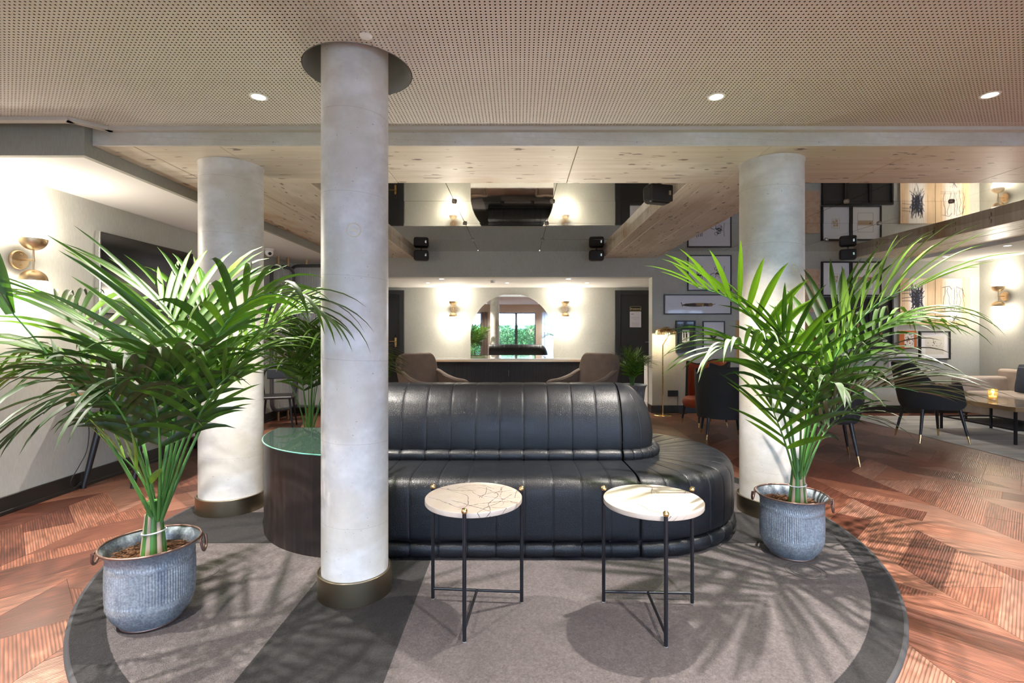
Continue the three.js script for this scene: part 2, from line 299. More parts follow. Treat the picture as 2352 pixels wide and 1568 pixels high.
// window wall behind the camera: a glazed double door and two wide windows with curtains
const bays = [[-3.3, -1.45, 0.35, 2.27], [-1.0, 0.82, 0.02, 2.27], [1.15, 3.4, 0.35, 2.27], [3.8, 5.6, 0.35, 2.27], [5.8, 7.3, 0.35, 2.27]];
{
  const g = []; let x = XL - 0.2;
  for (const [a, b, y0, y1] of bays) { g.push(bx(x, a, 0, 2.66, ZF, ZF + 0.25), bx(a, b, y1, 2.66, ZF, ZF + 0.25), bx(a, b, 0, y0, ZF, ZF + 0.25)); x = b; }
  g.push(bx(x, XR + 0.2, 0, 2.66, ZF, ZF + 0.25));
  struct('wall_front', g, M.beige);
  const frameM = std({ color: lin(0.06, 0.065, 0.07), roughness: 0.5, metalness: 0.4 });
  bays.forEach(([a, b, y0, y1], i) => {
    const w = structGroup('window_' + (i + 1)), n = 2, t = 0.05, z0 = ZF + 0.1, z1 = ZF + 0.16;
    mesh('window_frame', [bx(a, b, y0, y0 + t, z0, z1), bx(a, b, y1 - t, y1, z0, z1), bx(a, a + t, y0 + t, y1 - t, z0, z1), bx(b - t, b, y0 + t, y1 - t, z0, z1), bx((a + b) / 2 - 0.06, (a + b) / 2 + 0.06, y0 + t, y1 - t, z0, z1)], frameM, w);
    for (let k = 0; k < n; k++) { const l = k ? (a + b) / 2 + 0.06 : a + t, r = k ? b - t : (a + b) / 2 - 0.06; mesh('pane', bx(l, r, y0 + t, y1 - t, ZF + 0.125, ZF + 0.131), M.glass, w); }
    if (i === 1) mesh('door_handle', [rbox(-0.13, -0.11, 0.95, 1.2, ZF + 0.03, ZF + 0.05, 0.006), rbox(-0.07, -0.05, 0.95, 1.2, ZF + 0.03, ZF + 0.05, 0.006), bx(-0.13, -0.05, 1.05, 1.08, ZF + 0.05, ZF + 0.1)], M.plastic, w);
  });
  function curtain(x0, x1, mat, label) {
    const n = Math.round((x1 - x0) / 0.018);
    const c = mesh('curtain', grid(n, 6, (u, v) => { const x = x0 + (x1 - x0) * u; return [x, 0.03 + 2.27 * v, ZF - 0.12 + 0.035 * Math.sin(x * 46) + 0.012 * Math.sin(x * 19 + v * 2)]; }), mat);
    tag(c, label, 'curtain');
  }
  curtain(-3.5, -2.95, M.curtainDark, 'brown curtain at the far side of the window seen left in the arched mirror');
  curtain(-1.75, -1.4, M.curtainDark, 'brown curtain beside the glazed door seen left in the arched mirror');
  curtain(1.1, 1.9, M.curtain, 'pale sheer curtain seen in the right edge of the arched mirror');
  curtain(3.0, 3.5, M.curtain, 'pale sheer curtain at the right end of the wide window behind');
}
// garden outside: ground and a clipped hedge
{
  const grd = mesh('garden_ground', bx(-12, 14, -0.3, -0.05, ZF + 0.25, 20), M.ground); tag(grd, 'pale garden paving outside the glazed door', 'ground');
  const h = thing('hedge', 'clipped green garden hedge seen through the glazed door in the mirror', 'hedge', [0, 0, 6.4]);
  mesh('hedge_body', bx(-9, 10, -0.05, 1.75, 0.25, 1.1), M.hedge[2], h);
  for (let k = 0; k < 3; k++) {
    const pos = [];
    for (let i = 0; i < 5200; i++) {
      const x = rr(-6, 7), y = rr(0, 1.85), z = rr(-0.08, 0.3) + (y > 1.7 ? rr(0, 0.6) : 0), a = V(rr(-1, 1), rr(-1, 1), rr(-1, 1)).normalize(), b = V(rr(-1, 1), rr(-1, 1), rr(-1, 1)).cross(a).normalize(), s = rr(0.035, 0.07);
      for (const [p, q] of [[0, -1], [0.5, 0], [0, 1], [0, -1], [0, 1], [-0.5, 0]]) pos.push(x + (a.x * q + b.x * p) * s, y + (a.y * q + b.y * p) * s, z + (a.z * q + b.z * p) * s);
    }
    const g = new THREE.BufferGeometry(); g.setAttribute('position', new THREE.Float32BufferAttribute(pos, 3)); g.computeVertexNormals();
    const f = mesh('hedge_leaves', g, M.hedge[k], h); f.userData.kind = 'stuff';
  }
}

// ------------------------------------------------------------------ ceilings
{
  const s = new THREE.Shape([[XL, -ZF], [XR, -ZF], [XR, 3.37], [-2.68, 3.37], [-2.81, 3.22], [XL, 3.22]].map(([x, z]) => new THREE.Vector2(x, z)));
  const hole = new THREE.Path(); hole.absarc(-0.822, 2.645, 0.272, 0, Math.PI * 2, true); s.holes.push(hole);
  const g = new THREE.ShapeGeometry(s, 64); g.rotateX(-Math.PI / 2); g.translate(0, 2.65, 0);
  const c = struct('ceiling', g, M.perf);
  const lip = (pts) => { const l = []; for (let i = 0; i < pts.length - 1; i++) { const [a, b] = pts[i], [p, q] = pts[i + 1], d = Math.hypot(p - a, q - b), k = new THREE.BoxGeometry(d + 0.03, 0.05, 0.05); k.rotateY(Math.atan2(q - b, p - a)); k.translate((a + p) / 2, 2.652, -(b + q) / 2); l.push(k); } return l; };
  mesh('edge_trim', lip([[XL, 3.22], [-2.81, 3.22], [-2.68, 3.37], [XR, 3.37]]), M.perfEdge, c);
  mesh('column_collar', [lathe([[0.272, 2.648], [0.272, 2.98], [0.27, 2.98], [0.268, 2.648]], 64).translate(-0.822, 0, -2.645)], M.hood, c);
  struct('ceiling_void', [bx(XL - 0.2, XR + 0.2, 2.98, 3.1, -3.36, ZF + 0.25), bx(XR, XR + 0.2, 2.66, 2.98, -3.36, ZF), bx(XL - 0.2, XR + 0.2, 2.66, 2.98, ZF, ZF + 0.25)], M.plenum);
  struct('ceiling_void_end', [bx(-2.81, XR, 2.68, 2.98, -3.387, -3.377), bx(XL, -2.81, 2.68, 2.98, -3.329, -3.32)], M.plenum);
  // painted bulkhead along the left, white lowered ceiling behind it
  struct('trim_1', [bx(XL, -2.81, 2.455, 2.98, -3.37, -3.33), bx(-2.85, -2.81, 2.455, 2.75, -8.43, -3.37)], M.bulkhead);
  struct('ceiling_lowered', bx(XL - 0.2, -2.85, 2.455, 2.6, ZB, -3.37), M.white);
  struct('ceiling_lounge', bx(6.44, XR + 0.2, 2.49, 2.6, ZB, -4.24), M.white);
}
// concrete: the cross beam on its columns and three ribs running back
function beamThing(label, x0, x1, y0, y1, z0, z1, mat, seams, alongX) {
  const b = thing('concrete_beam', label, 'beam', [0, 0, 0]);
  const c = 0.012, cut = [];                       // form boards, told apart by their joints
  const edges = [alongX ? x0 : x0, ...seams, alongX ? x1 : x1];
  for (let i = 0; i < edges.length - 1; i++) {
    const g = rbox(edges[i] + 0.0012, edges[i + 1] - 0.0012, y0 + (i % 2 ? 0.0015 : 0), y1, z0, z1, 0.006, 2); cut.push(g);
    mesh('form_bay', g, mat, b);
  }
  return b;
}
beamThing('long concrete cross beam below the perforated ceiling, resting on the columns', -2.81, XR, 2.54, 3.0, -4.24, -3.402, M.slab, [-2.55, -1.98, -0.99, 0.4, 1.68, 2.72, 3.75, 5.0, 6.2], true);
const crossBeam = scene.children[scene.children.length - 1];
mesh('front_face', rbox(-2.81, XR, 2.538, 3.0, -3.4015, -3.388, 0.005), M.concrete, crossBeam);
beamThing('brown concrete rib between the left bulkhead and the mirrored ceiling', -2.81, -1.714, 2.54, 3.0, ZB, -4.24, M.beam, [-2.26]);
beamThing('brown concrete rib running back from the right column', 1.393, 2.265, 2.54, 3.0, ZB, -4.24, M.beam, [1.55, 1.92]);
beamThing('concrete rib in front of the white lounge ceiling at far right', 5.5, 6.42, 2.54, 3.0, ZB, -4.24, M.beam, [5.68, 5.92, 6.17]);
// mirrored ceiling panels between the ribs, held by round bolts
function mirrorBay(label, xs, zs) {
  const t = thing('mirror_ceiling', label, 'mirror');
  for (let i = 0; i < xs.length - 1; i++) for (let j = 0; j < zs.length - 1; j++) {
    const g = bx(-(xs[i + 1] - xs[i]) / 2 + 0.0025, (xs[i + 1] - xs[i]) / 2 - 0.0025, 0, 0.012, -(zs[j] - zs[j + 1]) / 2 + 0.0025, (zs[j] - zs[j + 1]) / 2 - 0.0025);
    const p = mesh('mirror_panel', g, M.mirror, t); p.position.set((xs[i] + xs[i + 1]) / 2, 2.65, (zs[j] + zs[j + 1]) / 2); p.rotation.set(rr(-0.0018, 0.0018), 0, rr(-0.0018, 0.0018));
  }
  for (let i = 1; i < xs.length - 1; i++) for (let j = 1; j < zs.length - 1; j++) mesh('bolt', lathe([[0, 2.628], [0.022, 2.63], [0.026, 2.64], [0.026, 2.66]], 20).translate(xs[i], 0, zs[j]), M.bolt, t);
  mesh('backing_board', bx(xs[0], xs[xs.length - 1], 2.67, 2.72, zs[zs.length - 1], zs[0]), M.plenum, t);
}
mirrorBay('mirrored ceiling panels between the two ribs in front of the alcove', [-1.714, -0.65, 0.35, 1.393], [-4.24, -5.24, -6.29, -7.37, -8.43]);
mirrorBay('mirrored ceiling panels above the picture wall on the right', [2.265, 3.35, 4.42, 5.5], [-4.24, -5.24, -6.29, -7.37, -8.43]);
struct('ceiling_slab', [bx(XL - 0.2, XR + 0.2, 3.0, 3.15, ZB - 0.22, -3.36)], M.plenum);

// ------------------------------------------------------------------ columns
function noSmoking(r) { // thin inlaid sign: ring, bar and cigarette
  const t = []; t.push(new THREE.TorusGeometry(r, r * 0.075, 6, 40));
  const bar = new THREE.BoxGeometry(r * 1.9, r * 0.13, r * 0.1); bar.rotateZ(-Math.PI / 4); t.push(bar);
  const cig = new THREE.BoxGeometry(r * 1.1, r * 0.17, r * 0.08); cig.translate(-r * 0.1, -r * 0.06, 0); t.push(cig);
  t.push(tube([[r * 0.1, r * 0.6, 0], [r * 0.2, r * 0.38, 0], [r * 0.4, r * 0.3, 0], [r * 0.6, r * 0.1, 0]], r * 0.045, 12, 5));
  return t;
}
function column(label, x, z, r, y1, y0, sign, brassM) {
  const c = thing('column', label, 'column', [x, y0, z]);
  const g = lathe([[r - 0.004, 0], [r, 0.02], [r, y1 - y0 - 0.02], [r + 0.006, y1 - y0]], 72), uv = g.attributes.uv, p = g.attributes.position;
  for (let i = 0; i < uv.count; i++) uv.setXY(i, uv.getX(i) * 1.2 + x, p.getY(i) + z);
  mesh('shaft', g, M.concrete, c);
  const R = r + 0.018;
  mesh('base_ring', lathe([[R, 0], [R, 0.112], [R - 0.003, 0.115], [r + 0.004, 0.115], [r + 0.004, 0.09]], 72), brassM, c);
  if (sign) {
    const g2 = merge(noSmoking(sign[0])), a = sign[2];
    const m = mesh('no_smoking_sign', g2, std({ color: lin(0.62, 0.54, 0.36), roughness: 0.5 }), c);
    m.scale.z = 0.25; m.position.set(Math.sin(a) * (r + 0.0005), sign[1] - y0, Math.cos(a) * (r + 0.0005)); m.rotation.y = a;
  }
  return c;
}
column('slim front concrete column with a no smoking sign, passing through a round ceiling hole', -0.819, -2.583, 0.1615, 2.98, 0.012, [0.032, 1.79, 0.27], M.bronze);
column('thick concrete column at left behind the leafy palm', -2.13, -3.82, 0.215, 2.54, 0.012, null, M.bronze);
column('thick concrete column at right behind the smaller palm', 1.845, -3.745, 0.215, 2.54, 0.012, [0.032, 1.74, 0.28], M.bronze);

// ------------------------------------------------------------------ downlights: fitting and its lamp
function downlight(label, x, y, z, cd, ang, r = 0.036, group) {
  const t = thing('downlight', label, 'downlight', [x, y, z], 0, group);
  mesh('trim_ring', lathe([[r, 0.004], [r + 0.002, -0.003], [r + 0.012, -0.003], [r + 0.014, 0.002]], 32), M.whitePlastic, t);
  mesh('lens', lathe([[0, -0.002], [r, -0.002]], 32), M.glowSpot, t);
  if (cd) { const s = new THREE.SpotLight(lin(1, 0.93, 0.84), cd, 0, ang, 1, 2); s.position.set(0, -0.012, 0); s.target.position.set(0, -2, 0); s.castShadow = true; s.shadow.radius = 0.9; t.add(s, s.target); }
  return t;
}
const DL = 38, DA = 0.84;
downlight('round downlight in the perforated ceiling left of the front column', -1.48, 2.65, -2.93, DL, DA);
downlight('round downlight in the perforated ceiling above the right marble table', 1.13, 2.65, -2.93, DL, DA);
downlight('round downlight in the perforated ceiling at the far right', 2.67, 2.65, -2.907, DL, DA);
for (const [x, z, k] of [[-1.48, -0.6, 0.85], [1.13, -0.6, 0.85], [2.67, -0.6, 0.85], [-2.75, -1.55, 0.9], [-1.42, 2.3, 0.3], [0.92, 2.3, 0.3], [5.0, -2.9, 0.6], [5.0, -0.5, 0.4]])
  downlight('round downlight in the perforated ceiling behind the camera', x, 2.65, z, DL * k, 1.0, 0.036, 'downlights behind the camera');
downlight('brass-lit downlight under the alcove soffit at left', -1.3, 2.229, -8.72, 7, 0.8);
downlight('downlight under the alcove soffit at right', 0.856, 2.229, -8.72, 7, 0.8);
downlight('tiny downlight deep in the alcove ceiling, leftmost', -1.65, 2.229, -9.4, 4, 0.8, 0.03);
downlight('tiny downlight deep in the alcove ceiling, in the middle', -0.2, 2.229, -9.4, 4, 0.8, 0.03);
downlight('tiny downlight deep in the alcove ceiling, rightmost', 1.26, 2.229, -9.4, 4, 0.8, 0.03);
downlight('downlight in the white lounge ceiling close to the picture wall', 6.62, 2.49, -7.95, 2.4, 0.9);
downlight('downlight in the white lounge ceiling nearer the room', 6.62, 2.49, -6.95, 4, 0.9);
downlight('downlight in the white lowered ceiling above the wall screen', -3.2, 2.455, -5.2, 16, 1.05);
downlight('downlight in the white lowered ceiling hidden behind the left column', -3.2, 2.455, -6.2, 11, 1.05);
{
  const t = thing('smoke_detector', 'small white smoke detector under the alcove soffit', 'detector', [-0.445, 2.229, -8.98]);
  mesh('detector_body', lathe([[0, -0.045], [0.03, -0.045], [0.042, -0.03], [0.05, -0.008], [0.05, 0]], 28), M.whitePlastic, t); mesh('sensor_ring', new THREE.TorusGeometry(0.038, 0.003, 6, 24).rotateX(Math.PI / 2).translate(0, -0.034, 0), M.plastic, t);
  const d = mesh('ceiling_cap', lathe([[0, -0.008], [0.026, -0.006], [0.03, 0]], 28).translate(-0.69, 2.65, -2.33), M.whitePlastic); tag(d, 'small white cover disc on the perforated ceiling above the front column', 'cover');
  const k = thing('security_camera', 'white dome security camera under the lowered ceiling at left', 'camera', [-3.39, 2.455, -7.0]);
  mesh('mount', lathe([[0, -0.03], [0.055, -0.03], [0.06, 0]], 28), M.whitePlastic, k); mesh('dome', new THREE.SphereGeometry(0.052, 24, 16).translate(0, -0.055, 0), M.whitePlastic, k);
  mesh('camera_lens', new THREE.SphereGeometry(0.022, 16, 12).translate(0.025, -0.07, 0.036), M.plastic, k);
}

// small floor uplighters behind the sofa, whose pools of light show on the cross beam
for (const [x, w] of [[-0.47, 'left'], [0.43, 'right']]) {
  const t = thing('floor_uplighter', `small black floor uplighter hidden behind the sofa, the ${w} one`, 'lamp', [x, 0, -5.25]);
  mesh('housing', lathe([[0, 0], [0.06, 0], [0.062, 0.01], [0.05, 0.16], [0.046, 0.16], [0.046, 0.04], [0, 0.04]], 28), M.plastic, t);
  mesh('lens', lathe([[0, 0.045], [0.044, 0.045]], 28), M.glowSpot, t);
  const s = new THREE.SpotLight(lin(1, 0.92, 0.82), 7, 0, 0.62, 1, 2); s.position.set(0, 0.162, 0); s.target.position.set(0, 2.5, 1.2); s.castShadow = true; s.shadow.radius = 2; t.add(s, s.target);
}
// ------------------------------------------------------------------ round rug
{
  const R = 2.3, map = dataTex(2048, 2048, (u, v) => {
    const x = (u - 0.5) * 2 * R, z = (v - 0.5) * 2 * R, d = Math.hypot(x, z), X = x + RUG[0], Z = z - RUG[1];
    const n = (carpetNoise(u, v) - 0.5), dark = d > 2.165 || (X > -1.05 && X < -0.498) || (Z > 3.55 && Z < 4.1);
    const c = dark ? [27, 25, 26] : [79, 73, 73], k = dark ? 26 : 36; return c.map((q) => q + n * k);
  }, true, 1);
  map.wrapS = map.wrapT = THREE.ClampToEdgeWrapping;
  const r = thing('round_rug', 'large round grey rug with charcoal border and cross stripes under the sofa', 'rug', [RUG[0], 0, RUG[1]]);
  const g = new THREE.CircleGeometry(R - 0.006, 128); g.rotateX(-Math.PI / 2); g.translate(0, 0.012, 0);
  const p = g.attributes.position, uv = g.attributes.uv; for (let i = 0; i < uv.count; i++) uv.setXY(i, p.getX(i) / (2 * R) + 0.5, p.getZ(i) / (2 * R) + 0.5);
  const b = carpetBump.clone(); b.repeat.set(9, 9);
  mesh('pile', g, std({ map, bumpMap: b, bumpScale: 0.003, roughness: 1 }), r);
  mesh('edge_binding', lathe([[R - 0.012, 0.0125], [R - 0.006, 0.0145], [R + 0.003, 0.012], [R + 0.006, 0.001]], 160), std({ color: lin(0.035, 0.034, 0.037), roughness: 1 }), r);
  for (const [x, z, q] of [[-1.72, -2.77, 0.095], [1.56, -2.79, 0.1], [1.56, -2.79, 0.075]]) mesh('floor_box_rim', new THREE.TorusGeometry(q, 0.0016, 5, 60).rotateX(Math.PI / 2).translate(x - RUG[0], 0.0125, z - RUG[1]), std({ color: lin(0.035, 0.033, 0.033), roughness: 1 }), r);
}

// ------------------------------------------------------------------ island sofa in channelled leather
{
  const xl = -0.95, xr = 0.70, R = 0.8, zc = -3.73, sofa = thing('island_sofa', 'long black leather island sofa with channelled rounded back and curved end', 'sofa', [0, 0.012, 0]);
  const spline = (pts, n) => new THREE.CatmullRomCurve3(pts.map(([u, h]) => V(u, h, 0)), false, 'catmullrom', 0.35).getSpacedPoints(n).map((p) => [p.x, p.y]);
  const frac = [0, 0.018, 0.05, 0.11, 0.22, 0.36, 0.5, 0.64, 0.78, 0.89, 0.95, 0.982];
  function sweep(prof, at, s0, s1, n, depth = 0.011, puff = 0.005, k = 1) {   // n channels between s0 and s1; at(s, u) -> [x, z]
    const list = []; for (let c = 0; c < n; c++) for (const f of frac) list.push([s0 + (s1 - s0) * (c + f) / n, f]); list.push([s1, 0]);
    const m = prof.length, nr = prof.map((p, j) => { const a = prof[Math.max(0, j - 1)], b = prof[Math.min(m - 1, j + 1)], dx = b[0] - a[0], dy = b[1] - a[1], l = Math.hypot(dx, dy) || 1; return [dy / l * k, -dx / l * k]; });
    let run = 0; const len = prof.map((p, j) => (run += j ? Math.hypot(p[0] - prof[j - 1][0], p[1] - prof[j - 1][1]) : 0));
    return grid(list.length - 1, m - 1, (u, v) => {
      const i = Math.round(u * (list.length - 1)), j = Math.round(v * (m - 1)), [s, f] = list[i], e = Math.min(f, 1 - f) * Math.abs(s1 - s0) / n;
      const q = depth * Math.exp(-Math.pow(e / 0.0038, 2)) - puff * Math.sin(Math.PI * f), [x, z] = at(s, prof[j][0] + nr[j][0] * q);
      return [x, prof[j][1] + nr[j][1] * q, z, s, len[j]];
    });
  }
  const front = (s, u) => [s, zc + R - u], back = (s, u) => [s, zc - R + u], end = (s, u) => { const a = s / R; return [xr + (R - u) * Math.sin(a), zc + (R - u) * Math.cos(a)]; };
  const E = Math.PI * R;
  const roll = spline([[0.05, 0.004], [0.012, 0.008], [-0.006, 0.03], [-0.008, 0.06], [0.004, 0.084], [0.04, 0.093]], 14);
  const seat = spline([[0.05, 0.094], [0.014, 0.1], [0.002, 0.125], [-0.002, 0.25], [0, 0.35], [0.01, 0.402], [0.034, 0.436], [0.075, 0.452], [0.15, 0.457], [0.32, 0.452], [0.48, 0.446], [0.53, 0.44]], 44);
  const pad = spline([[0.497, 0.44], [0.487, 0.462], [0.49, 0.487], [0.51, 0.505], [0.535, 0.505], [0.56, 0.48]], 14);
  const bol = spline([[0.556, 0.46], [0.538, 0.51], [0.535, 0.58], [0.543, 0.66], [0.565, 0.745], [0.605, 0.825], [0.66, 0.885], [0.725, 0.922], [0.8, 0.934]], 36);
  const gap = 0.006, inv = (p) => p;
  for (const [name, prof, dep, puff] of [['base_roll', roll, 0.006, 0.004], ['seat_cushion', seat, 0.004, 0.0012], ['back_roll', pad, 0.007, 0.004], ['back_bolster', bol, 0.004, 0.0016]]) {
    mesh(name, [sweep(prof, front, xl, xr - gap, 10, dep, puff)], M.leather, sofa);
    mesh(name, [sweep(prof, (s, u) => end(s, u), gap * (name === 'back_bolster' ? 3 : 1), E - gap, name === 'back_bolster' ? 6 : name === 'back_roll' ? 14 : 16, dep, puff)], M.leather, sofa);
    mesh(name, [sweep(prof, back, xr - gap, xl, 10, dep, puff)], M.leather, sofa);
  }
  // inner carcass closes the joints and the left end
  const s = new THREE.Shape(); s.moveTo(xl, -(zc + R - 0.03)); s.lineTo(xr, -(zc + R - 0.03)); s.absarc(xr, -zc, R - 0.03, -Math.PI / 2, Math.PI / 2, false); s.lineTo(xl, -(zc - R + 0.03)); s.closePath();
  const c1 = extr(s, 0.425, 0, 40); c1.rotateX(-Math.PI / 2); c1.translate(0, 0.003, 0);
  const s2 = new THREE.Shape(); bol.forEach(([u, h], i) => (i ? s2.lineTo(-(u - 0.8) - 0.012, h - 0.012) : s2.moveTo(0.24, 0.4))); [...bol].reverse().forEach(([u, h]) => s2.lineTo((u - 0.8) + 0.012, h - 0.012)); s2.lineTo(-0.24, 0.4);
  const c2 = extr(s2, xr - xl + 0.004, 0); c2.rotateY(Math.PI / 2); c2.translate(xl, 0, zc);
  mesh('carcass', [c1, c2], M.seam, sofa);

  // quarter-round side cabinet that ends the island on the left
  const d = thing('side_cabinet', 'quarter-round dark wood side cabinet with green glass top', 'cabinet', [0, 0.012, 0]);
  const q = (r) => { const t = new THREE.Shape(); t.moveTo(xl - 0.01, 2.93 + (0.8 - r)); t.absarc(xl - 0.01, 3.73, r, -Math.PI / 2, -Math.PI, true); t.lineTo(xl - 0.01 - r, 3.79); t.lineTo(xl - 0.01, 3.79); t.closePath(); return t; };
  const body = extr(q(0.795), 0.585, 0, 48); body.rotateX(-Math.PI / 2);
  const bp = body.attributes.position, buv = body.attributes.uv; for (let i = 0; i < bp.count; i++) { const a = Math.atan2(bp.getZ(i) + 3.73, bp.getX(i) - xl); buv.setXY(i, a * 0.8, bp.getY(i)); }
  mesh('cabinet_body', body, M.woodDark, d);
  const gl = extr(q(0.8), 0.007, 0.0012, 48); gl.rotateX(-Math.PI / 2); gl.translate(0, 0.5875, 0);
  mesh('glass_top', gl, M.greenGlass, d);
  const rim = []; for (let i = 0; i <= 24; i++) { const a = Math.PI / 2 * i / 24; rim.push([xl - 0.01 - 0.802 * Math.sin(a), 0.591, -3.73 + 0.802 * Math.cos(a)]); } rim.push([xl - 0.812, 0.591, -3.79]);
  mesh('glass_edge', tube(rim, 0.0045, 60, 6), M.glassEdge, d);
}

// ------------------------------------------------------------------ two marble side tables
function marble(s, n) {
  return canvasTex(512, 512, (c, w, h) => {
    c.fillStyle = '#bdb1a3'; c.fillRect(0, 0, w, h); let k = s; const r = () => { k = (k * 1664525 + 1013904223) >>> 0; return k / 4294967296; };
    for (let i = 0; i < 60; i++) { c.fillStyle = `rgba(${200 + r() * 30},${190 + r() * 30},${180 + r() * 25},0.10)`; c.beginPath(); c.ellipse(r() * w, r() * h, 20 + r() * 70, 10 + r() * 40, r() * 3, 0, 7); c.fill(); }
    for (let i = 0; i < n; i++) {
      let x = r() * w, y = r() * h, a = (i % 3 ? -0.35 : 1.1) + (r() - 0.5) * 0.8; const len = 14 + r() * 26, lw = 1.2 + r() * 3.4;
      for (let j = 0; j < len; j++) { const x2 = x + Math.cos(a) * 11, y2 = y + Math.sin(a) * 11; c.strokeStyle = `rgba(52,42,44,${0.45 + r() * 0.4})`; c.lineWidth = lw * (0.5 + r() * 0.8); c.beginPath(); c.moveTo(x, y); c.lineTo(x2, y2); c.stroke(); x = x2; y = y2; a += (r() - 0.5) * 0.5; }
    }
  });
}
function sideTable(label, x, z, feet, sd, veins) {
  const t = thing('marble_side_table', label, 'table', [x, 0.012, z], 0, 'marble side tables'), H = 0.534, R = 0.224, m = marble(sd, veins);
  const top = lathe([[0, H - 0.024], [R - 0.003, H - 0.024], [R, H - 0.021], [R, H - 0.003], [R - 0.003, H], [0, H]], 72), p = top.attributes.position, uv = top.attributes.uv;
  for (let i = 0; i < p.count; i++) uv.setXY(i, 0.5 + p.getX(i) / 0.46, 0.5 + (p.getZ(i) + p.getY(i) - H) / 0.46);
  mesh('marble_top', top, phy({ map: m, roughness: 0.35, clearcoat: 0.15, clearcoatRoughness: 0.15 }), t);
  const F = feet.map(([a, b]) => { const l = Math.hypot(a, b); return [a / l * 0.237, b / l * 0.237]; });
  for (const [a, b] of F) {
    const l = mesh('leg', cyl([a, 0.004, b], [a, H + 0.002, b], 0.0085, 0.0085, 16), M.blackMetal, t);
    mesh('ball_finial', new THREE.SphereGeometry(0.0135, 24, 16).translate(a, H + 0.012, b), M.brass, l);
    mesh('glide', lathe([[0, 0], [0.008, 0], [0.0085, 0.006]], 16).translate(a, 0, b), M.whitePlastic, l);
    mesh('clip', cyl([a, H - 0.012, b], [a * 0.94, H - 0.012, b * 0.94], 0.004), M.blackMetal, l);
  }
  const mid = [(F[0][0] + F[1][0]) / 2, 0.05, (F[0][1] + F[1][1]) / 2];
  mesh('stretcher', cyl([F[0][0], 0.05, F[0][1]], [F[1][0], 0.05, F[1][1]], 0.0065), M.blackMetal, t);
  mesh('stretcher', cyl([F[2][0], 0.05, F[2][1]], mid, 0.0065), M.blackMetal, t);
}
sideTable('left marble side table, heavily veined round top on black legs', -0.206, -2.384, [[-0.202, -0.11], [0.206, -0.074], [-0.019, 0.242]], 11, 34);
sideTable('right marble side table, pale lightly veined round top on black legs', 0.617, -2.351, [[-0.205, -0.116], [0.202, -0.096], [-0.008, 0.225]], 29, 9);

// ------------------------------------------------------------------ zinc pots
function pot(label, x, z, turn, y0 = 0.012, k = 1, group) {
  const t = thing('zinc_planter', label, 'planter', [x, y0, z], turn, group), H = 0.352;
  const prof = [[0.112, 0.0], [0.118, 0.01], [0.122, 0.016], [0.134, 0.03], [0.150, 0.05], [0.162, 0.076], [0.167, 0.092]];
  const wall = []; for (let i = 0; i <= 40; i++) { const y = 0.096 + i * 0.005; wall.push([0.167 + 0.002 * Math.sin(i / 40 * Math.PI), y]); }
  const lip = [[0.168, 0.302], [0.171, 0.318], [0.178, 0.332], [0.189, 0.344], [0.194, 0.35]], inn = [[0.19, 0.35], [0.174, 0.33], [0.165, 0.31], [0.161, 0.2], [0.16, 0.12]];
  const all = [...prof, ...wall, ...lip, ...inn], nA = 384;
  const bands = [0.103, 0.113, 0.123, 0.268, 0.278];
  const g = grid(nA, all.length - 1, (u, v) => {
    const j = Math.round(v * (all.length - 1)), a = -u * Math.PI * 2; let [r, y] = all[j];
    if (j >= prof.length && j < prof.length + wall.length) {
      let band = 0; for (const b of bands) band += Math.exp(-Math.pow((y - b) / 0.003, 2));
      const between = (y > 0.1 && y < 0.126) || (y > 0.264 && y < 0.282);
      r += 0.0022 * band + (between ? 0 : 0.0024 * Math.cos(a * 96));
    }
    return [r * k * Math.cos(a), y * k, r * k * Math.sin(a), a * 0.17, y];
  });
  mesh('planter_body', g, M.zinc, t);
  mesh('rim', new THREE.TorusGeometry(0.192 * k, 0.005 * k, 8, 72).rotateX(Math.PI / 2).translate(0, H * k, 0), M.copper, t);
  mesh('foot_ring', lathe([[0.112, 0], [0.118, 0.002], [0.119, 0.008], [0.115, 0.012]].map(([a, b]) => [a * k, b * k]), 60), M.copper, t);
  for (const s of [-1, 1]) {   // drop ring handles
    const hgeo = tube([[0, 0, 0.045], [0.004, -0.028, 0.04], [0.006, -0.05, 0.02], [0.006, -0.055, 0], [0.006, -0.05, -0.02], [0.004, -0.028, -0.04], [0, 0, -0.045]].map(([a, b, c]) => [s * (0.203 + a) * k, (0.34 + b) * k, c * k]), 0.0065 * k, 30, 8);
    const h = mesh('handle', hgeo, M.copper, t);
    mesh('handle_lug', cyl([s * 0.19 * k, 0.342 * k, -0.05 * k], [s * 0.2 * k, 0.342 * k, 0.05 * k], 0.006 * k), M.copper, h);
  }
  const soil = grid(40, 10, (u, v) => { const a = u * Math.PI * 2, r = 0.164 * v * k; return [r * Math.cos(a), (0.285 + 0.018 * vnoise(Math.cos(a) * r * 60 + 30, Math.sin(a) * r * 60 + 30, 99, 99, 4)) * k, r * Math.sin(a), r * Math.cos(a), r * Math.sin(a)]; });
  mesh('soil', soil, M.soil, t);
  const chips = []; for (let i = 0; i < 260; i++) { const a = rr(0, 7), r = 0.155 * Math.sqrt(rnd()) * k, b = new THREE.BoxGeometry(rr(0.006, 0.022) * k, 0.0025 * k, rr(0.003, 0.007) * k); b.rotateY(rr(0, 6)); b.rotateX(rr(-0.5, 0.5)); b.translate(r * Math.cos(a), (0.297 + rr(0, 0.012)) * k, r * Math.sin(a)); chips.push(b); }
  const c = mesh('bark_chips', chips, std({ map: barkMap, color: lin(1, 0.9, 0.8), roughness: 1 }), t); c.userData.kind = 'stuff';
  return t;
}

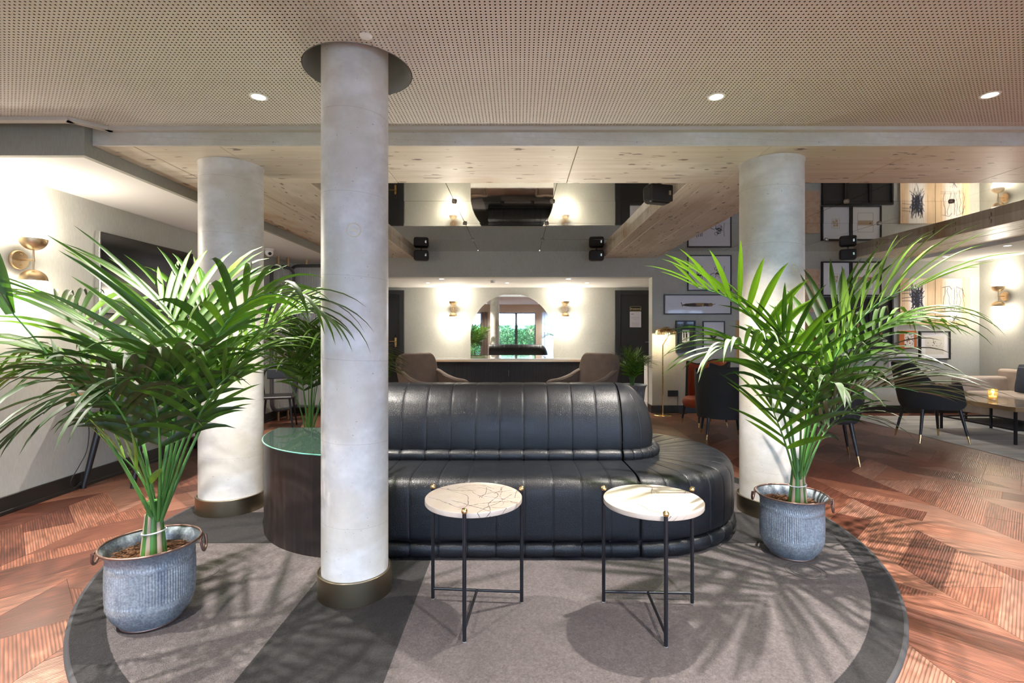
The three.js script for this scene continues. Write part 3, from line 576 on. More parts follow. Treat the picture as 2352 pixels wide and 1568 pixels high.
// ------------------------------------------------------------------ kentia palms
function leafletGeo(start, dir, up, len, wid, droop, fold = 0.25, n = 7) {
  const pos = [], uv = [], idx = []; const d = dir.clone().normalize(); let p = start.clone(), cur = d.clone();
  const side = new THREE.Vector3().crossVectors(d, up).normalize(), st = len / n;
  for (let i = 0; i <= n; i++) {
    const s = i / n, w = wid * Math.pow(Math.sin(Math.PI * Math.min(1, 0.09 + 0.91 * s)), 0.75) * (1 - 0.35 * s) * (i === n ? 0.04 : 1);
    const nn = new THREE.Vector3().crossVectors(side, cur).normalize();
    const l = p.clone().addScaledVector(side, -w / 2).addScaledVector(nn, w * fold), r = p.clone().addScaledVector(side, w / 2).addScaledVector(nn, w * fold);
    for (const [q, a] of [[l, 0], [p, 0.5], [r, 1]]) { pos.push(q.x, q.y, q.z); uv.push(a, s); }
    if (i < n) { const a = i * 3, b = a + 3; idx.push(a, a + 1, b, a + 1, b + 1, b, a + 1, a + 2, b + 1, a + 2, b + 2, b + 1); }
    p = p.clone().addScaledVector(cur, st); cur = cur.clone().add(V(0, -droop * st * (0.35 + 1.5 * s), 0)).normalize();
  }
  const g = new THREE.BufferGeometry(); g.setAttribute('position', new THREE.Float32BufferAttribute(pos, 3)); g.setAttribute('uv', new THREE.Float32BufferAttribute(uv, 2)); g.setIndex(idx); g.computeVertexNormals(); return g;
}
const COLUMNS = [[-0.819, -2.583, 0.1615], [-2.13, -3.82, 0.215], [1.845, -3.745, 0.215]];   // leaves bend clear of these
// one frond: rachis along a cubic through four points, leaflets in two ranks
function frond(palm, pts, o) {
  const curve = new THREE.CubicBezierCurve3(...pts.map((p) => V(...p))), N = o.n ?? 17, L = o.leaf ?? 0.42, W = o.width ?? 0.03, bare = o.bare ?? 0.45, r0 = o.r ?? 0.0075;
  const seg = 22, f = curve.computeFrenetFrames(seg, false);
  const rad = grid(seg, 6, (u, v) => { const i = Math.round(u * seg), p = curve.getPointAt(u), a = v * Math.PI * 2, r = r0 * (1 - 0.8 * u) + 0.0008, n = f.normals[i], b = f.binormals[i]; return [p.x + r * (n.x * Math.cos(a) + b.x * Math.sin(a)), p.y + r * (n.y * Math.cos(a) + b.y * Math.sin(a)), p.z + r * (n.z * Math.cos(a) + b.z * Math.sin(a))]; });
  const fr = mesh('frond', rad, M.stalk, palm), loose = [];
  const roll = o.roll ?? 0;
  for (let i = 0; i < N; i++) for (const s of [-1, 1]) {
    const t0 = i / (N - 1), t = Math.min(0.995, bare + (1 - bare) * Math.pow(t0, 0.92) + rr(-0.006, 0.006) + (s > 0 ? 0.008 : 0));
    const p = curve.getPointAt(t), tan = curve.getTangentAt(t);
    let sd = new THREE.Vector3().crossVectors(tan, V(0, 1, 0)); if (sd.length() < 0.12) sd = V(1, 0, 0.4); sd.normalize();
    const up = new THREE.Vector3().crossVectors(sd, tan).normalize();
    sd.applyAxisAngle(tan, roll); up.applyAxisAngle(tan, roll);
    const A = (62 - 44 * t0 + rr(-6, 6)) * Math.PI / 180, dir = tan.clone().multiplyScalar(Math.cos(A)).addScaledVector(sd, s * Math.sin(A)).addScaledVector(up, (o.lift ?? 0.22) + rr(-0.08, 0.08));
    let len = L * (0.62 + 0.5 * Math.sin(Math.PI * Math.min(1, 0.16 + 0.72 * t0))) * rr(0.86, 1.08) * (t0 > 0.93 ? 0.72 : 1);
    for (let k = 0.1; k <= 1; k += 0.1) { const q = p.clone().addScaledVector(dir.clone().normalize(), len * k); if (COLUMNS.some(([cx, cz, r]) => Math.hypot(q.x - cx, q.z - cz) < r + 0.015)) { len *= Math.max(0.25, k - 0.12); break; } }
    const g = leafletGeo(p, dir, up, len, W * rr(0.8, 1.15) * (1 - 0.35 * t0), (o.droop ?? 2.4) * rr(0.6, 1.4));
    if (o.merged) loose.push(g); else mesh('leaflet', g, M.leaves[o.tone ?? Math.floor(rnd() * rnd() * 4)], fr);
  }
  if (o.merged) mesh('leaflets', loose, M.leaves[Math.floor(rnd() * 4)], fr);
  return fr;
}
function palmBase(t, x, y, z, n, r, h) {           // green sheaths, dry husks and a tie round the stems
  for (let i = 0; i < n; i++) { const a = i / n * 6.28 + rr(0, 0.6); mesh('stem_sheath', cyl([x + r * Math.cos(a), y - 0.03, z + r * Math.sin(a)], [x + r * 0.45 * Math.cos(a), y + h, z + r * 0.45 * Math.sin(a)], 0.02, 0.011, 10), M.stalk, t); }
  for (const a of [0.4, 1.5, 2.6]) mesh('dry_husk', cyl([x + r * 1.25 * Math.cos(a), y - 0.02, z + r * 1.25 * Math.sin(a)], [x + r * 0.8 * Math.cos(a), y + h * 0.75, z + r * 0.8 * Math.sin(a)], 0.013, 0.008, 7), M.husk, t);
  mesh('plant_tie', new THREE.TorusGeometry(r * 1.12 + 0.008, 0.0035, 6, 36).rotateX(Math.PI / 2).rotateZ(0.12).translate(x, y + h * 0.42, z), M.ties, t);
}
pot('round zinc planter on the rug at left holding the largest palm', -1.655, -2.32, 0.35);
pot('round zinc planter by the right column holding a palm', 1.602, -3.01, 2.55);
{
  const t = thing('kentia_palm', 'tall spreading palm in the left zinc planter', 'palm', [0, 0, 0]);
  palmBase(t, -1.64, 0.31, -2.315, 6, 0.034, 0.24);
  frond(t, [[-1.621, 0.421, -2.31], [-1.678, 0.752, -2.2], [-1.807, 1.154, -2.05], [-1.92, 1.379, -1.95]], { n: 2, bare: 0.78, leaf: 0.34, width: 0.05, r: 0.0085, tone: 1 });
  mesh('young_leaf', leafletGeo(V(-1.92, 1.375, -1.95), V(-0.25, 1, 0.05), V(0.2, 0.2, 1), 0.4, 0.085, 1.2, 0.3, 10), M.leaves[1], t);
  frond(t, [[-1.621, 0.421, -2.31], [-1.629, 0.874, -2.35], [-1.495, 1.229, -2.45], [-1.807, 1.467, -2.6]], { n: 12, leaf: 0.6, bare: 0.45, droop: 0.7, width: 0.05, lift: 0.15 });
  frond(t, [[-1.621, 0.421, -2.31], [-1.501, 0.98, -2.3], [-1.278, 1.731, -2.25], [-0.867, 1.386, -2.2]], { n: 16, leaf: 0.42, bare: 0.5, droop: 4.2, width: 0.042 });
  frond(t, [[-1.621, 0.421, -2.31], [-1.494, 0.794, -2.35], [-1.335, 1.397, -2.5], [-1.142, 1.431, -2.75]], { n: 14, leaf: 0.5, bare: 0.5, droop: 2.2, tone: 2, width: 0.042 });
  frond(t, [[-1.621, 0.421, -2.31], [-1.676, 0.844, -2.3], [-1.888, 1.35, -2.25], [-2.144, 1.125, -2.2]], { n: 15, leaf: 0.46, bare: 0.45, droop: 3.6, width: 0.04 });
  frond(t, [[-1.621, 0.421, -2.31], [-1.622, 0.901, -2.2], [-1.61, 1.276, -2.0], [-1.755, 1.004, -1.9]], { n: 13, leaf: 0.42, bare: 0.45, droop: 3.8, tone: 3, width: 0.044 });
  frond(t, [[-1.621, 0.421, -2.31], [-1.51, 0.957, -2.2], [-1.442, 1.258, -2.05], [-1.514, 1.084, -1.9]], { n: 12, leaf: 0.4, bare: 0.45, droop: 3.4, tone: 3, width: 0.05 });
  frond(t, [[-1.621, 0.421, -2.31], [-1.501, 0.746, -2.3], [-1.38, 1.013, -2.2], [-1.175, 1.133, -2.1]], { n: 7, leaf: 0.34, bare: 0.55, width: 0.036 });
  frond(t, [[-1.621, 0.421, -2.31], [-1.647, 0.591, -2.3], [-1.64, 0.701, -2.25], [-1.743, 0.808, -2.2]], { n: 4, leaf: 0.3, bare: 0.5, width: 0.045, tone: 2, r: 0.006, droop: 0.8 });
  frond(t, [[-1.621, 0.421, -2.31], [-1.658, 0.865, -2.4], [-1.653, 1.313, -2.6], [-1.685, 1.48, -2.8]], { n: 13, leaf: 0.52, bare: 0.5, droop: 1.6, width: 0.05, lift: 0.3 });
  frond(t, [[-1.621, 0.421, -2.31], [-1.749, 0.926, -2.4], [-2.049, 1.445, -2.6], [-2.586, 1.48, -2.8]], { n: 15, leaf: 0.55, bare: 0.45, droop: 2.0, width: 0.04 });
  frond(t, [[-1.621, 0.421, -2.31], [-1.54, 0.844, -2.3], [-1.417, 1.143, -2.2], [-1.339, 1.194, -1.95]], { n: 10, leaf: 0.4, bare: 0.45, droop: 3, width: 0.046, tone: 1 });
  frond(t, [[-1.621, 0.421, -2.31], [-1.553, 0.834, -2.35], [-1.424, 1.231, -2.4], [-1.253, 1.227, -2.55]], { n: 12, leaf: 0.4, bare: 0.5, droop: 3, width: 0.036, tone: 2 });
}
{
  const t = thing('kentia_palm', 'arching palm in the zinc planter before the right column', 'palm', [0, 0, 0]);
  palmBase(t, 1.632, 0.31, -3.0, 6, 0.034, 0.26);
  frond(t, [[1.642, 0.375, -3.0], [1.576, 0.959, -3.0], [1.5, 1.49, -2.95], [0.99, 1.556, -2.85]], { n: 11, leaf: 0.42, bare: 0.5, droop: 1.2, tone: 2, width: 0.05, lift: 0.42 });
  frond(t, [[1.642, 0.375, -3.0], [1.678, 0.832, -3.0], [1.819, 1.511, -2.9], [2.183, 1.552, -2.8]], { n: 13, leaf: 0.6, bare: 0.4, droop: 1.2, width: 0.054, tone: 2, lift: 0.35 });
  frond(t, [[1.642, 0.375, -3.0], [1.499, 0.971, -2.9], [1.282, 1.384, -2.75], [0.992, 1.203, -2.6]], { n: 15, leaf: 0.4, bare: 0.52, droop: 3.2, width: 0.036 });
  frond(t, [[1.642, 0.375, -3.0], [1.758, 0.954, -3.05], [2.102, 1.5, -3.1], [2.469, 1.368, -3.1]], { n: 15, leaf: 0.5, bare: 0.48, droop: 3.6, width: 0.04 });
  frond(t, [[1.642, 0.375, -3.0], [1.671, 0.823, -2.9], [1.827, 1.101, -2.8], [2.105, 0.993, -2.7]], { n: 16, leaf: 0.46, bare: 0.45, droop: 1.6, tone: 3, width: 0.038 });
  frond(t, [[1.642, 0.375, -3.0], [1.594, 0.783, -2.85], [1.556, 1.154, -2.7], [1.568, 1.037, -2.5]], { n: 9, leaf: 0.34, bare: 0.5, droop: 3.6, width: 0.05, tone: 1 });
  frond(t, [[1.642, 0.375, -3.0], [1.563, 0.59, -2.95], [1.499, 0.725, -2.9], [1.401, 0.904, -2.85]], { n: 6, leaf: 0.36, bare: 0.5, width: 0.036, droop: 0.8, lift: 0.1 });
  frond(t, [[1.642, 0.375, -3.0], [1.734, 0.869, -3.1], [1.871, 1.208, -3.2], [2.038, 1.509, -3.25]], { n: 9, leaf: 0.5, bare: 0.45, droop: 0.9, width: 0.06, lift: 0.2 });
  frond(t, [[1.642, 0.375, -3.0], [1.754, 0.705, -3.0], [1.856, 0.908, -3.0], [2.0, 0.815, -2.95]], { n: 8, leaf: 0.3, bare: 0.5, droop: 3.4, tone: 3 });
  frond(t, [[1.642, 0.375, -3.0], [1.625, 0.815, -2.95], [1.594, 1.145, -2.85], [1.398, 1.314, -2.75]], { n: 12, leaf: 0.42, bare: 0.5, droop: 1.6, width: 0.045 });
  frond(t, [[1.642, 0.375, -3.0], [1.7, 0.84, -2.95], [1.819, 1.216, -2.9], [1.981, 1.151, -2.75]], { n: 12, leaf: 0.44, bare: 0.48, droop: 2.6, width: 0.042, tone: 3 });
}
// generic palms further back
function bushyPalm(label, x, y, z, n, len, leaf, o = {}) {
  const t = thing(o.name ?? 'kentia_palm', label, 'palm', [0, 0, 0]);
  for (let i = 0; i < n; i++) {
    const a = i * 2.4 + rr(-0.3, 0.3) + (o.turn ?? 0), e = rr(0.25, 0.75) * (o.spread ?? 1) * (i < 2 ? 0.5 : 1), l = len * rr(0.8, 1.12), c = Math.cos(a), s = Math.sin(a), R = l * e;
    frond(t, [[x + 0.02 * c, y, z + 0.02 * s], [x + 0.1 * R * c, y + l * 0.45, z + 0.1 * R * s], [x + 0.5 * R * c, y + l * 0.98, z + 0.5 * R * s], [x + 1.15 * R * c, y + l * (1.02 - 0.45 * e), z + 1.15 * R * s]], { n: o.n ?? 14, leaf, bare: o.bare ?? 0.5, width: o.width ?? 0.028, merged: o.merged, r: o.r ?? 0.006, droop: o.droop ?? 2.4, tone: o.tone });
  }
  return t;
}
pot('zinc planter half hidden behind the dark side cabinet', -1.93, -4.75, 0.2, 0.012, 1);
bushyPalm('palm behind the dark side cabinet, seen between two columns', -1.93, 0.3, -4.75, 11, 1.12, 0.38, { n: 13, turn: 0.8, width: 0.034 });
function tallPot(label, x, z) {
  const t = thing('tall_planter', label, 'planter', [x, 0, z]);
  mesh('planter_body', lathe([[0.15, 0], [0.155, 0.02], [0.19, 0.4], [0.2, 0.46], [0.222, 0.5], [0.225, 0.51], [0.215, 0.51], [0.19, 0.45], [0.18, 0.4]], 48), M.zinc, t);
  mesh('soil', lathe([[0, 0.46], [0.19, 0.455]], 32), M.soil, t);
  mesh('handle', new THREE.TorusGeometry(0.035, 0.006, 8, 28).translate(0, 0.475, 0.222), M.copper, t);
}
tallPot('tall grey planter beside the alcove door at right', 1.78, -8.0);
bushyPalm('small feathery palm in the tall planter near the lettered door', 1.78, 0.44, -8.0, 12, 0.56, 0.22, { name: 'areca_palm', spread: 0.95, tone: 2, n: 16, merged: true, width: 0.016, bare: 0.3, r: 0.004 });
tallPot('tall grey planter hidden behind the front column', -2.12, -8.12);
bushyPalm('small feathery palm peeking out beside the front column', -2.12, 0.44, -8.12, 9, 0.48, 0.2, { name: 'areca_palm', n: 14, merged: true, width: 0.018, bare: 0.3, r: 0.004, turn: 0.4 });
// ------------------------------------------------------------------ wall sconces: two brass-backed globes on a rod
function sconce(label, x, y, z, turn, cd) {       // turn 0: wall behind is -z
  const t = thing('wall_sconce', label, 'sconce', [x, y, z], turn, 'double globe wall sconces'), R = 0.084, pz = 0.115;
  mesh('back_plate', lathe([[0, 0.022], [0.062, 0.022], [0.07, 0.016], [0.072, 0]], 40).rotateX(Math.PI / 2), M.brassSatin, t);
  mesh('arm', cyl([0, 0, 0.02], [0, 0, pz + 0.012], 0.0065), M.brassSatin, t);
  mesh('rod', cyl([0, -0.075, pz], [0, 0.085, pz], 0.006), M.brassSatin, t);
  for (const s of [1, -1]) {
    const cy = s * 0.155, half = []; for (let i = 0; i <= 16; i++) { const a = i / 16 * Math.PI / 2; half.push([R * Math.sin(a), -s * R * Math.cos(a)]); }
    mesh('globe_cap', lathe(half, 40).translate(0, cy, pz), M.brassSatin, t);
    const gl = half.map(([r, h]) => [r * 0.985, -h * 0.985]);
    mesh('glass_globe', lathe(gl, 40).translate(0, cy, pz), M.glow, t);
    const l = new THREE.PointLight(lin(1, 0.91, 0.77), cd, 0, 2); l.position.set(0, cy + s * R * 1.12, pz); l.castShadow = true; l.shadow.radius = 3; t.add(l);
  }
  for (const s of [-1, 1]) mesh('screw', new THREE.SphereGeometry(0.006, 10, 8).translate(0, s * 0.042, 0.022), M.brass, t);
}
sconce('double globe brass sconce on the left wall beside the wall screen', XL, 1.845, -3.80, Math.PI / 2, 1.7);
sconce('double globe brass sconce left of the arched mirror', -1.295, 1.79, ZA, 0, 2.0);
sconce('double globe brass sconce right of the arched mirror', 0.94, 1.79, ZA, 0, 2.0);
sconce('double globe brass sconce on the right lounge wall', XR, 1.88, -7.98, -Math.PI / 2, 0.95);

// ------------------------------------------------------------------ alcove: mirror, counter, doors
{
  const s = new THREE.Shape(); s.moveTo(-0.832, 0); s.lineTo(0.832, 0); s.lineTo(0.832, 0.43); s.absarc(0, 0.43, 0.832, 0, Math.PI, false); s.closePath();
  const m = thing('arched_mirror', 'large arched wall mirror above the counter in the alcove', 'mirror', [-0.122, 0.838, ZA]);
  mesh('mirror_glass', extr(s, 0.012, 0.0015, 48), M.mirrorClear, m);
  const e = new THREE.Shape(s.getPoints(48)); mesh('mirror_backing', extr(e, 0.004, 0).scale(1.003, 1.002, 1), M.chrome, m);
}
{
  const c = thing('counter', 'low white-topped counter with brass edge and black reeded doors', 'cabinet', [0, 0, 0]), zf = -9.55;
  mesh('worktop', rbox(-2.0, 1.58, 0.812, 0.836, ZA + 0.002, zf, 0.003), M.counterTop, c);
  mesh('brass_edge', rbox(-2.0, 1.58, 0.775, 0.812, zf - 0.02, zf + 0.004, 0.002), M.brassSatin, c);
  mesh('cabinet_body', bx(-1.98, 1.56, 0.06, 0.775, ZA + 0.002, zf - 0.06), M.reeded, c);
  mesh('plinth', bx(-1.95, 1.53, 0, 0.06, ZA + 0.02, zf - 0.1), M.base, c);
  const xs = [-1.98, -1.68, -1.173, -0.666, -0.159, 0.348, 0.855, 1.362, 1.56];
  for (let i = 0; i < xs.length - 1; i++) {
    const a = xs[i] + 0.003, b = xs[i + 1] - 0.003, rib = [bx(a, b, 0.07, 0.77, zf - 0.06, zf - 0.045)], n = Math.round((b - a) / 0.02);
    for (let k = 0; k < n; k++) { const x = a + (k + 0.5) * (b - a) / n; rib.push(new THREE.CylinderGeometry(0.0078, 0.0078, 0.7, 8, 1, true).translate(x, 0.42, zf - 0.045)); }
    const d = mesh('reeded_door', rib, M.reeded, c);
    if (i === 3) mesh('door_pull', cyl([b - 0.012, 0.5, zf - 0.03], [b - 0.012, 0.62, zf - 0.03], 0.006), M.chrome, d);
  }
}
function doorUnit(n, x0, x1, top, leafX0, leafX1, leafTop) {
  const d = structGroup('door_' + n);
  mesh('door_frame', [rbox(x0, leafX0, 0, top, ZA, ZA + 0.05, 0.004), rbox(leafX1, x1, 0, top, ZA, ZA + 0.05, 0.004), rbox(leafX0, leafX1, leafTop + 0.004, top, ZA, ZA + 0.05, 0.004)], M.doorDark, d);
  mesh('door_leaf', rbox(leafX0 + 0.004, leafX1 - 0.004, 0.008, leafTop, ZA, ZA + 0.03, 0.003), M.doorDark, d);
  return d;
}
{
  const a = doorUnit(1, -3.3, -2.287, 2.17, -3.21, -2.38, 2.08);
  const lk = mesh('lock_plate', rbox(-2.475, -2.435, 1.03, 1.22, ZA + 0.03, ZA + 0.045, 0.003), M.brass, a);
  mesh('lever', [cyl([-2.455, 1.145, ZA + 0.045], [-2.455, 1.145, ZA + 0.085], 0.009), cyl([-2.45, 1.145, ZA + 0.085], [-2.57, 1.145, ZA + 0.085], 0.01)], M.brass, lk);
  mesh('card_reader', rbox(-2.48, -2.43, 1.24, 1.29, ZA + 0.03, ZA + 0.05, 0.004), M.plastic, a);
  mesh('door_closer', rbox(-3.1, -2.42, 2.035, 2.06, ZA + 0.03, ZA + 0.06, 0.004), M.plastic, a);
  const b = doorUnit(2, 1.945, 2.97, 2.168, 2.055, 2.86, 2.07);
  const lk2 = mesh('rosette', lathe([[0, 0.012], [0.025, 0.012], [0.026, 0]], 24).rotateX(Math.PI / 2).translate(2.66, 1.13, ZA + 0.03), M.chrome, b);
  mesh('lever', [cyl([2.66, 1.13, ZA + 0.03], [2.66, 1.13, ZA + 0.075], 0.009), cyl([2.67, 1.13, ZA + 0.075], [2.54, 1.13, ZA + 0.075], 0.01)], M.chrome, lk2);
  mesh('keyhole_rosette', lathe([[0, 0.01], [0.022, 0.01], [0.023, 0]], 20).rotateX(Math.PI / 2).translate(2.66, 1.04, ZA + 0.03), M.chrome, b);
  const sign = canvasTex(512, 256, (c, w, h) => {
    c.fillStyle = '#161512'; c.fillRect(0, 0, w, h); c.strokeStyle = '#b9a46c'; c.lineWidth = 14; c.beginPath(); c.roundRect(16, 16, w - 32, h - 32, 50); c.stroke();
    c.fillStyle = '#d2c190'; c.font = 'bold 128px serif'; c.textAlign = 'center'; c.textBaseline = 'middle'; c.fillText('Damen', w / 2, h / 2 + 6);
  });
  const sg = new THREE.PlaneGeometry(0.235, 0.105); sg.translate(0, 0, 0.0045);
  const s = thing('door_sign', 'small black door sign lettered Damen above the paper notice', 'sign', [2.355, 1.80, ZA + 0.03]);
  mesh('sign_plate', rbox(-0.118, 0.118, -0.053, 0.053, 0.0002, 0.004, 0.001), M.plastic, s); mesh('lettering', sg, std({ map: sign, roughness: 0.5 }), s);
  const note = canvasTex(256, 360, (c, w, h) => { c.fillStyle = '#d9d6e2'; c.fillRect(0, 0, w, h); c.fillStyle = '#77747e'; c.fillRect(30, 50, 60, 12); for (const [y, a, b] of [[130, 50, 160], [150, 30, 200], [180, 80, 100], [260, 50, 150], [285, 36, 190], [310, 50, 160]]) for (let x = a; x < a + b; x += 13) c.fillRect(x, y, 9, 3); });
  const np = new THREE.PlaneGeometry(0.228, 0.315); np.translate(0, 0, 0.0016);
  const pn = thing('paper_notice', 'white printed paper notice taped on the dark door', 'paper', [2.355, 1.585, ZA + 0.03]);
  mesh('sheet', bx(-0.114, 0.114, -0.1575, 0.1575, 0.0002, 0.0012), M.paper, pn); mesh('printed_face', np, std({ map: note, roughness: 0.9 }), pn);
  const w = thing('low_partition', 'white half-height partition end beside the alcove opening', 'partition', [2.30, 0, -9.1]);
  mesh('panel', rbox(-0.02, 0.2, 0, 0.87, -0.2, 0.04, 0.006), M.white, w); mesh('cap_board', rbox(-0.03, 0.21, 0.87, 0.9, -0.21, 0.05, 0.006), M.white, w); mesh('skirting', rbox(-0.028, 0.2, 0, 0.1, -0.2, 0.05, 0.005), M.white, w);
}

// ------------------------------------------------------------------ two taupe lounge chairs facing each other
function loungeChair(label, x, z, turn) {
  const t = thing('lounge_chair', label, 'armchair', [x, 0, z], turn, 'taupe lounge chairs');   // faces +x before the turn
  const b = new THREE.Shape(); b.moveTo(-0.3, 0); b.lineTo(-0.325, 0.42); b.quadraticCurveTo(-0.33, 0.6, -0.24, 0.62); b.lineTo(0.24, 0.62); b.quadraticCurveTo(0.33, 0.6, 0.325, 0.42); b.lineTo(0.3, 0); b.closePath();
  const bg = extr(b, 0.1, 0.03, 16); bg.rotateY(Math.PI / 2); bg.translate(-0.08, 0, 0); bg.rotateZ(0.24); bg.translate(-0.26, 0.36, 0);
  mesh('backrest', bg, M.velvetTaupe, t);
  const seatG = rbox(-0.28, 0.4, 0.26, 0.42, -0.29, 0.29, 0.06, 5); mesh('seat', seatG, M.velvetTaupe, t);
  mesh('seat_frame', rbox(-0.3, 0.38, 0.2, 0.27, -0.3, 0.3, 0.03, 4), M.velvetTaupe, t);
  for (const s of [-1, 1]) {
    const path = [[-0.4, 0.74, s * 0.32], [-0.28, 0.70, s * 0.35], [-0.12, 0.635, s * 0.365], [0.1, 0.585, s * 0.37], [0.3, 0.57, s * 0.365], [0.37, 0.545, s * 0.36], [0.38, 0.48, s * 0.35], [0.33, 0.3, s * 0.32]];
    const c = new THREE.CatmullRomCurve3(path.map((p) => V(...p)));
    const g = grid(40, 12, (u, v) => { const p = c.getPointAt(u), a = v * Math.PI * 2, tg = c.getTangentAt(u), up = V(-tg.y, tg.x, 0).normalize(), r = 0.034; return [p.x + up.x * r * 0.8 * Math.cos(a), p.y + up.y * r * 0.8 * Math.cos(a), p.z + r * 1.3 * Math.sin(a)]; });
    mesh('armrest', g, M.velvetTaupe, t);
    mesh('side_panel', extr(new THREE.Shape([[-0.34, 0.25], [-0.34, 0.70], [-0.12, 0.63], [0.1, 0.58], [0.3, 0.56], [0.32, 0.25]].map(([a, q]) => new THREE.Vector2(a, q))), 0.025, 0.008).translate(0, 0, s * 0.335 - 0.0125), M.velvetTaupe, t);
    for (const fx of [-0.27, 0.3]) mesh('leg', cyl([fx * 1.08, 0, s * 0.3], [fx, 0.22, s * 0.27], 0.012, 0.02), M.blackWood, t);
  }
  return t;
}
loungeChair('taupe velvet lounge chair left of the counter, back towards the dark door', -1.30, -7.85, -0.72);
loungeChair('taupe velvet lounge chair right of the counter, beside the feathery palm', 0.98, -7.85, Math.PI + 0.72);

// ------------------------------------------------------------------ loudspeakers hung from the ribs
function speaker(label, x, y, z, turn) {
  const t = thing('loudspeaker', label, 'speaker', [x, y, z], turn, 'black ceiling loudspeakers');
  mesh('cabinet', rbox(-0.12, 0.12, -0.085, 0.085, -0.075, 0.07, 0.045, 5), M.plastic, t);
  mesh('grille', rbox(-0.108, 0.108, -0.074, 0.074, 0.055, 0.082, 0.03, 4), std({ color: lin(0.016, 0.016, 0.018), roughness: 0.65 }), t);
  mesh('badge', [rbox(0.06, 0.064, -0.02, 0.02, 0.082, 0.0835, 0.0005), rbox(0.068, 0.082, -0.02, 0.02, 0.082, 0.0835, 0.0005)], M.chrome, t);
  mesh('bracket', [rbox(-0.012, 0.012, 0.08, 0.098, -0.03, 0.03, 0.003), bx(-0.008, 0.008, 0.06, 0.085, -0.012, 0.012)], M.plastic, t);
}
speaker('black loudspeaker at the far end of the left rib', -1.545, 2.545, -8.2, 0.15);
speaker('black loudspeaker at the far end of the right rib, left side', 1.25, 2.545, -8.2, -0.1);
speaker('black loudspeaker above the white framed prints', 5.2, 2.545, -8.1, -0.5);
speaker('black loudspeaker on the right rib close behind the cross beam', 1.25, 2.545, -4.6, 0.3);
speaker('black loudspeaker close behind the cross beam, mostly hidden by the front column', -1.56, 2.545, -4.6, -0.3);

// ------------------------------------------------------------------ floor lamp
{
  const t = thing('floor_lamp', 'brass floor lamp with fluted dome shade beside the alcove', 'lamp', [2.31, 0, -8.2]);
  mesh('foot', lathe([[0, 0.024], [0.05, 0.022], [0.14, 0.014], [0.15, 0.008], [0.15, 0]], 48), M.brass, t);
  mesh('pole', [cyl([0, 0.02, 0], [0, 1.12, 0], 0.011), new THREE.SphereGeometry(0.011, 12, 8).translate(0, 1.12, 0), cyl([0, 1.12, 0], [0.075, 1.25, 0], 0.011), cyl([0.075, 1.25, 0], [0.075, 1.3, 0], 0.011)], M.brass, t);
  const sh = grid(192, 18, (u, v) => { const a = u * Math.PI * 2, q = v * Math.PI / 2, k = 1 + 0.02 * Math.abs(Math.sin(a * 12)) * Math.min(1, v * 1.5), r = 0.162 * Math.pow(Math.sin(q), 0.62) * k, y = 1.282 + 0.112 * Math.pow(Math.cos(q), 0.62); return [0.05 + r * Math.cos(a), y, r * Math.sin(a)]; });
  mesh('shade', sh, M.brass, t);
  mesh('shade_cap', lathe([[0, 1.408], [0.05, 1.406], [0.055, 1.392]], 24).translate(0.05, 0, 0), M.brass, t);
  mesh('bulb', new THREE.SphereGeometry(0.03, 20, 14).translate(0.05, 1.31, 0), M.glow, t);
  const l = new THREE.PointLight(lin(1, 0.86, 0.56), 0.85, 0, 2); l.position.set(0.05, 1.262, 0); l.castShadow = true; l.shadow.radius = 1.5; t.add(l);
  mesh('power_cord', tube([[0.1, 0.012, 0], [0.2, 0.012, 0.02], [0.3, 0.012, -0.04], [0.42, 0.012, -0.1], [0.32, 0.012, -0.17], [0.3, 0.1, -0.205], [0.31, 0.3, -0.215]], 0.004, 60, 6), M.plastic, t);
  const s = thing('wall_socket', 'black double wall socket beside the floor lamp', 'socket', [2.54, 0.32, ZB]);
  mesh('socket_plate', rbox(-0.085, 0.085, -0.05, 0.05, 0.0005, 0.012, 0.004), M.plastic, s);
  for (const q of [-0.04, 0.04]) mesh('outlet', lathe([[0.024, 0.0125], [0.022, 0.004], [0, 0.004]], 24).rotateX(Math.PI / 2).translate(q, 0, 0), M.plastic, s);
}

// ------------------------------------------------------------------ picture wall
function picture(label, x0, x1, y1, y0, o) {
  const t = thing(o.name ?? 'framed_picture', label, o.cat ?? 'picture', [(x0 + x1) / 2, (y0 + y1) / 2, ZB]), w = (x1 - x0) / 2, h = (y1 - y0) / 2, d = o.depth ?? 0.03, f = o.frame ?? 0.018;
  const art = canvasTex(o.w ?? 384, Math.round((o.w ?? 384) * h / w), (c, W, H) => { let k = o.seed ?? 5; c.rand = () => { k = (k * 1664525 + 1013904223) >>> 0; return k / 4294967296; }; o.draw(c, W, H); });
  if (f) {
    mesh('frame', [rbox(-w, w, h - f, h, 0.001, d, 0.003), rbox(-w, w, -h, -h + f, 0.001, d, 0.003), rbox(-w, -w + f, -h + f, h - f, 0.001, d, 0.003), rbox(w - f, w, -h + f, h - f, 0.001, d, 0.003)], M.blackWood, t);
    mesh('print', new THREE.PlaneGeometry(2 * (w - f), 2 * (h - f)).translate(0, 0, d * 0.55), phy({ map: art, roughness: 0.6, clearcoat: 0.22, clearcoatRoughness: 0.04 }), t);
    mesh('backing', bx(-w + f, w - f, -h + f, h - f, 0.001, d * 0.5), M.paper, t);
  } else {
    mesh('canvas_box', rbox(-w, w, -h, h, 0.001, d, 0.003), std({ color: lin(0.5, 0.36, 0.24), roughness: 0.9 }), t);
    mesh('painting', new THREE.PlaneGeometry(2 * w - 0.004, 2 * h - 0.004).translate(0, 0, d + 0.001), std({ map: art, roughness: 0.85 }), t);
  }
}
const fill = (c, W, H, col) => { c.fillStyle = col; c.fillRect(0, 0, W, H); };
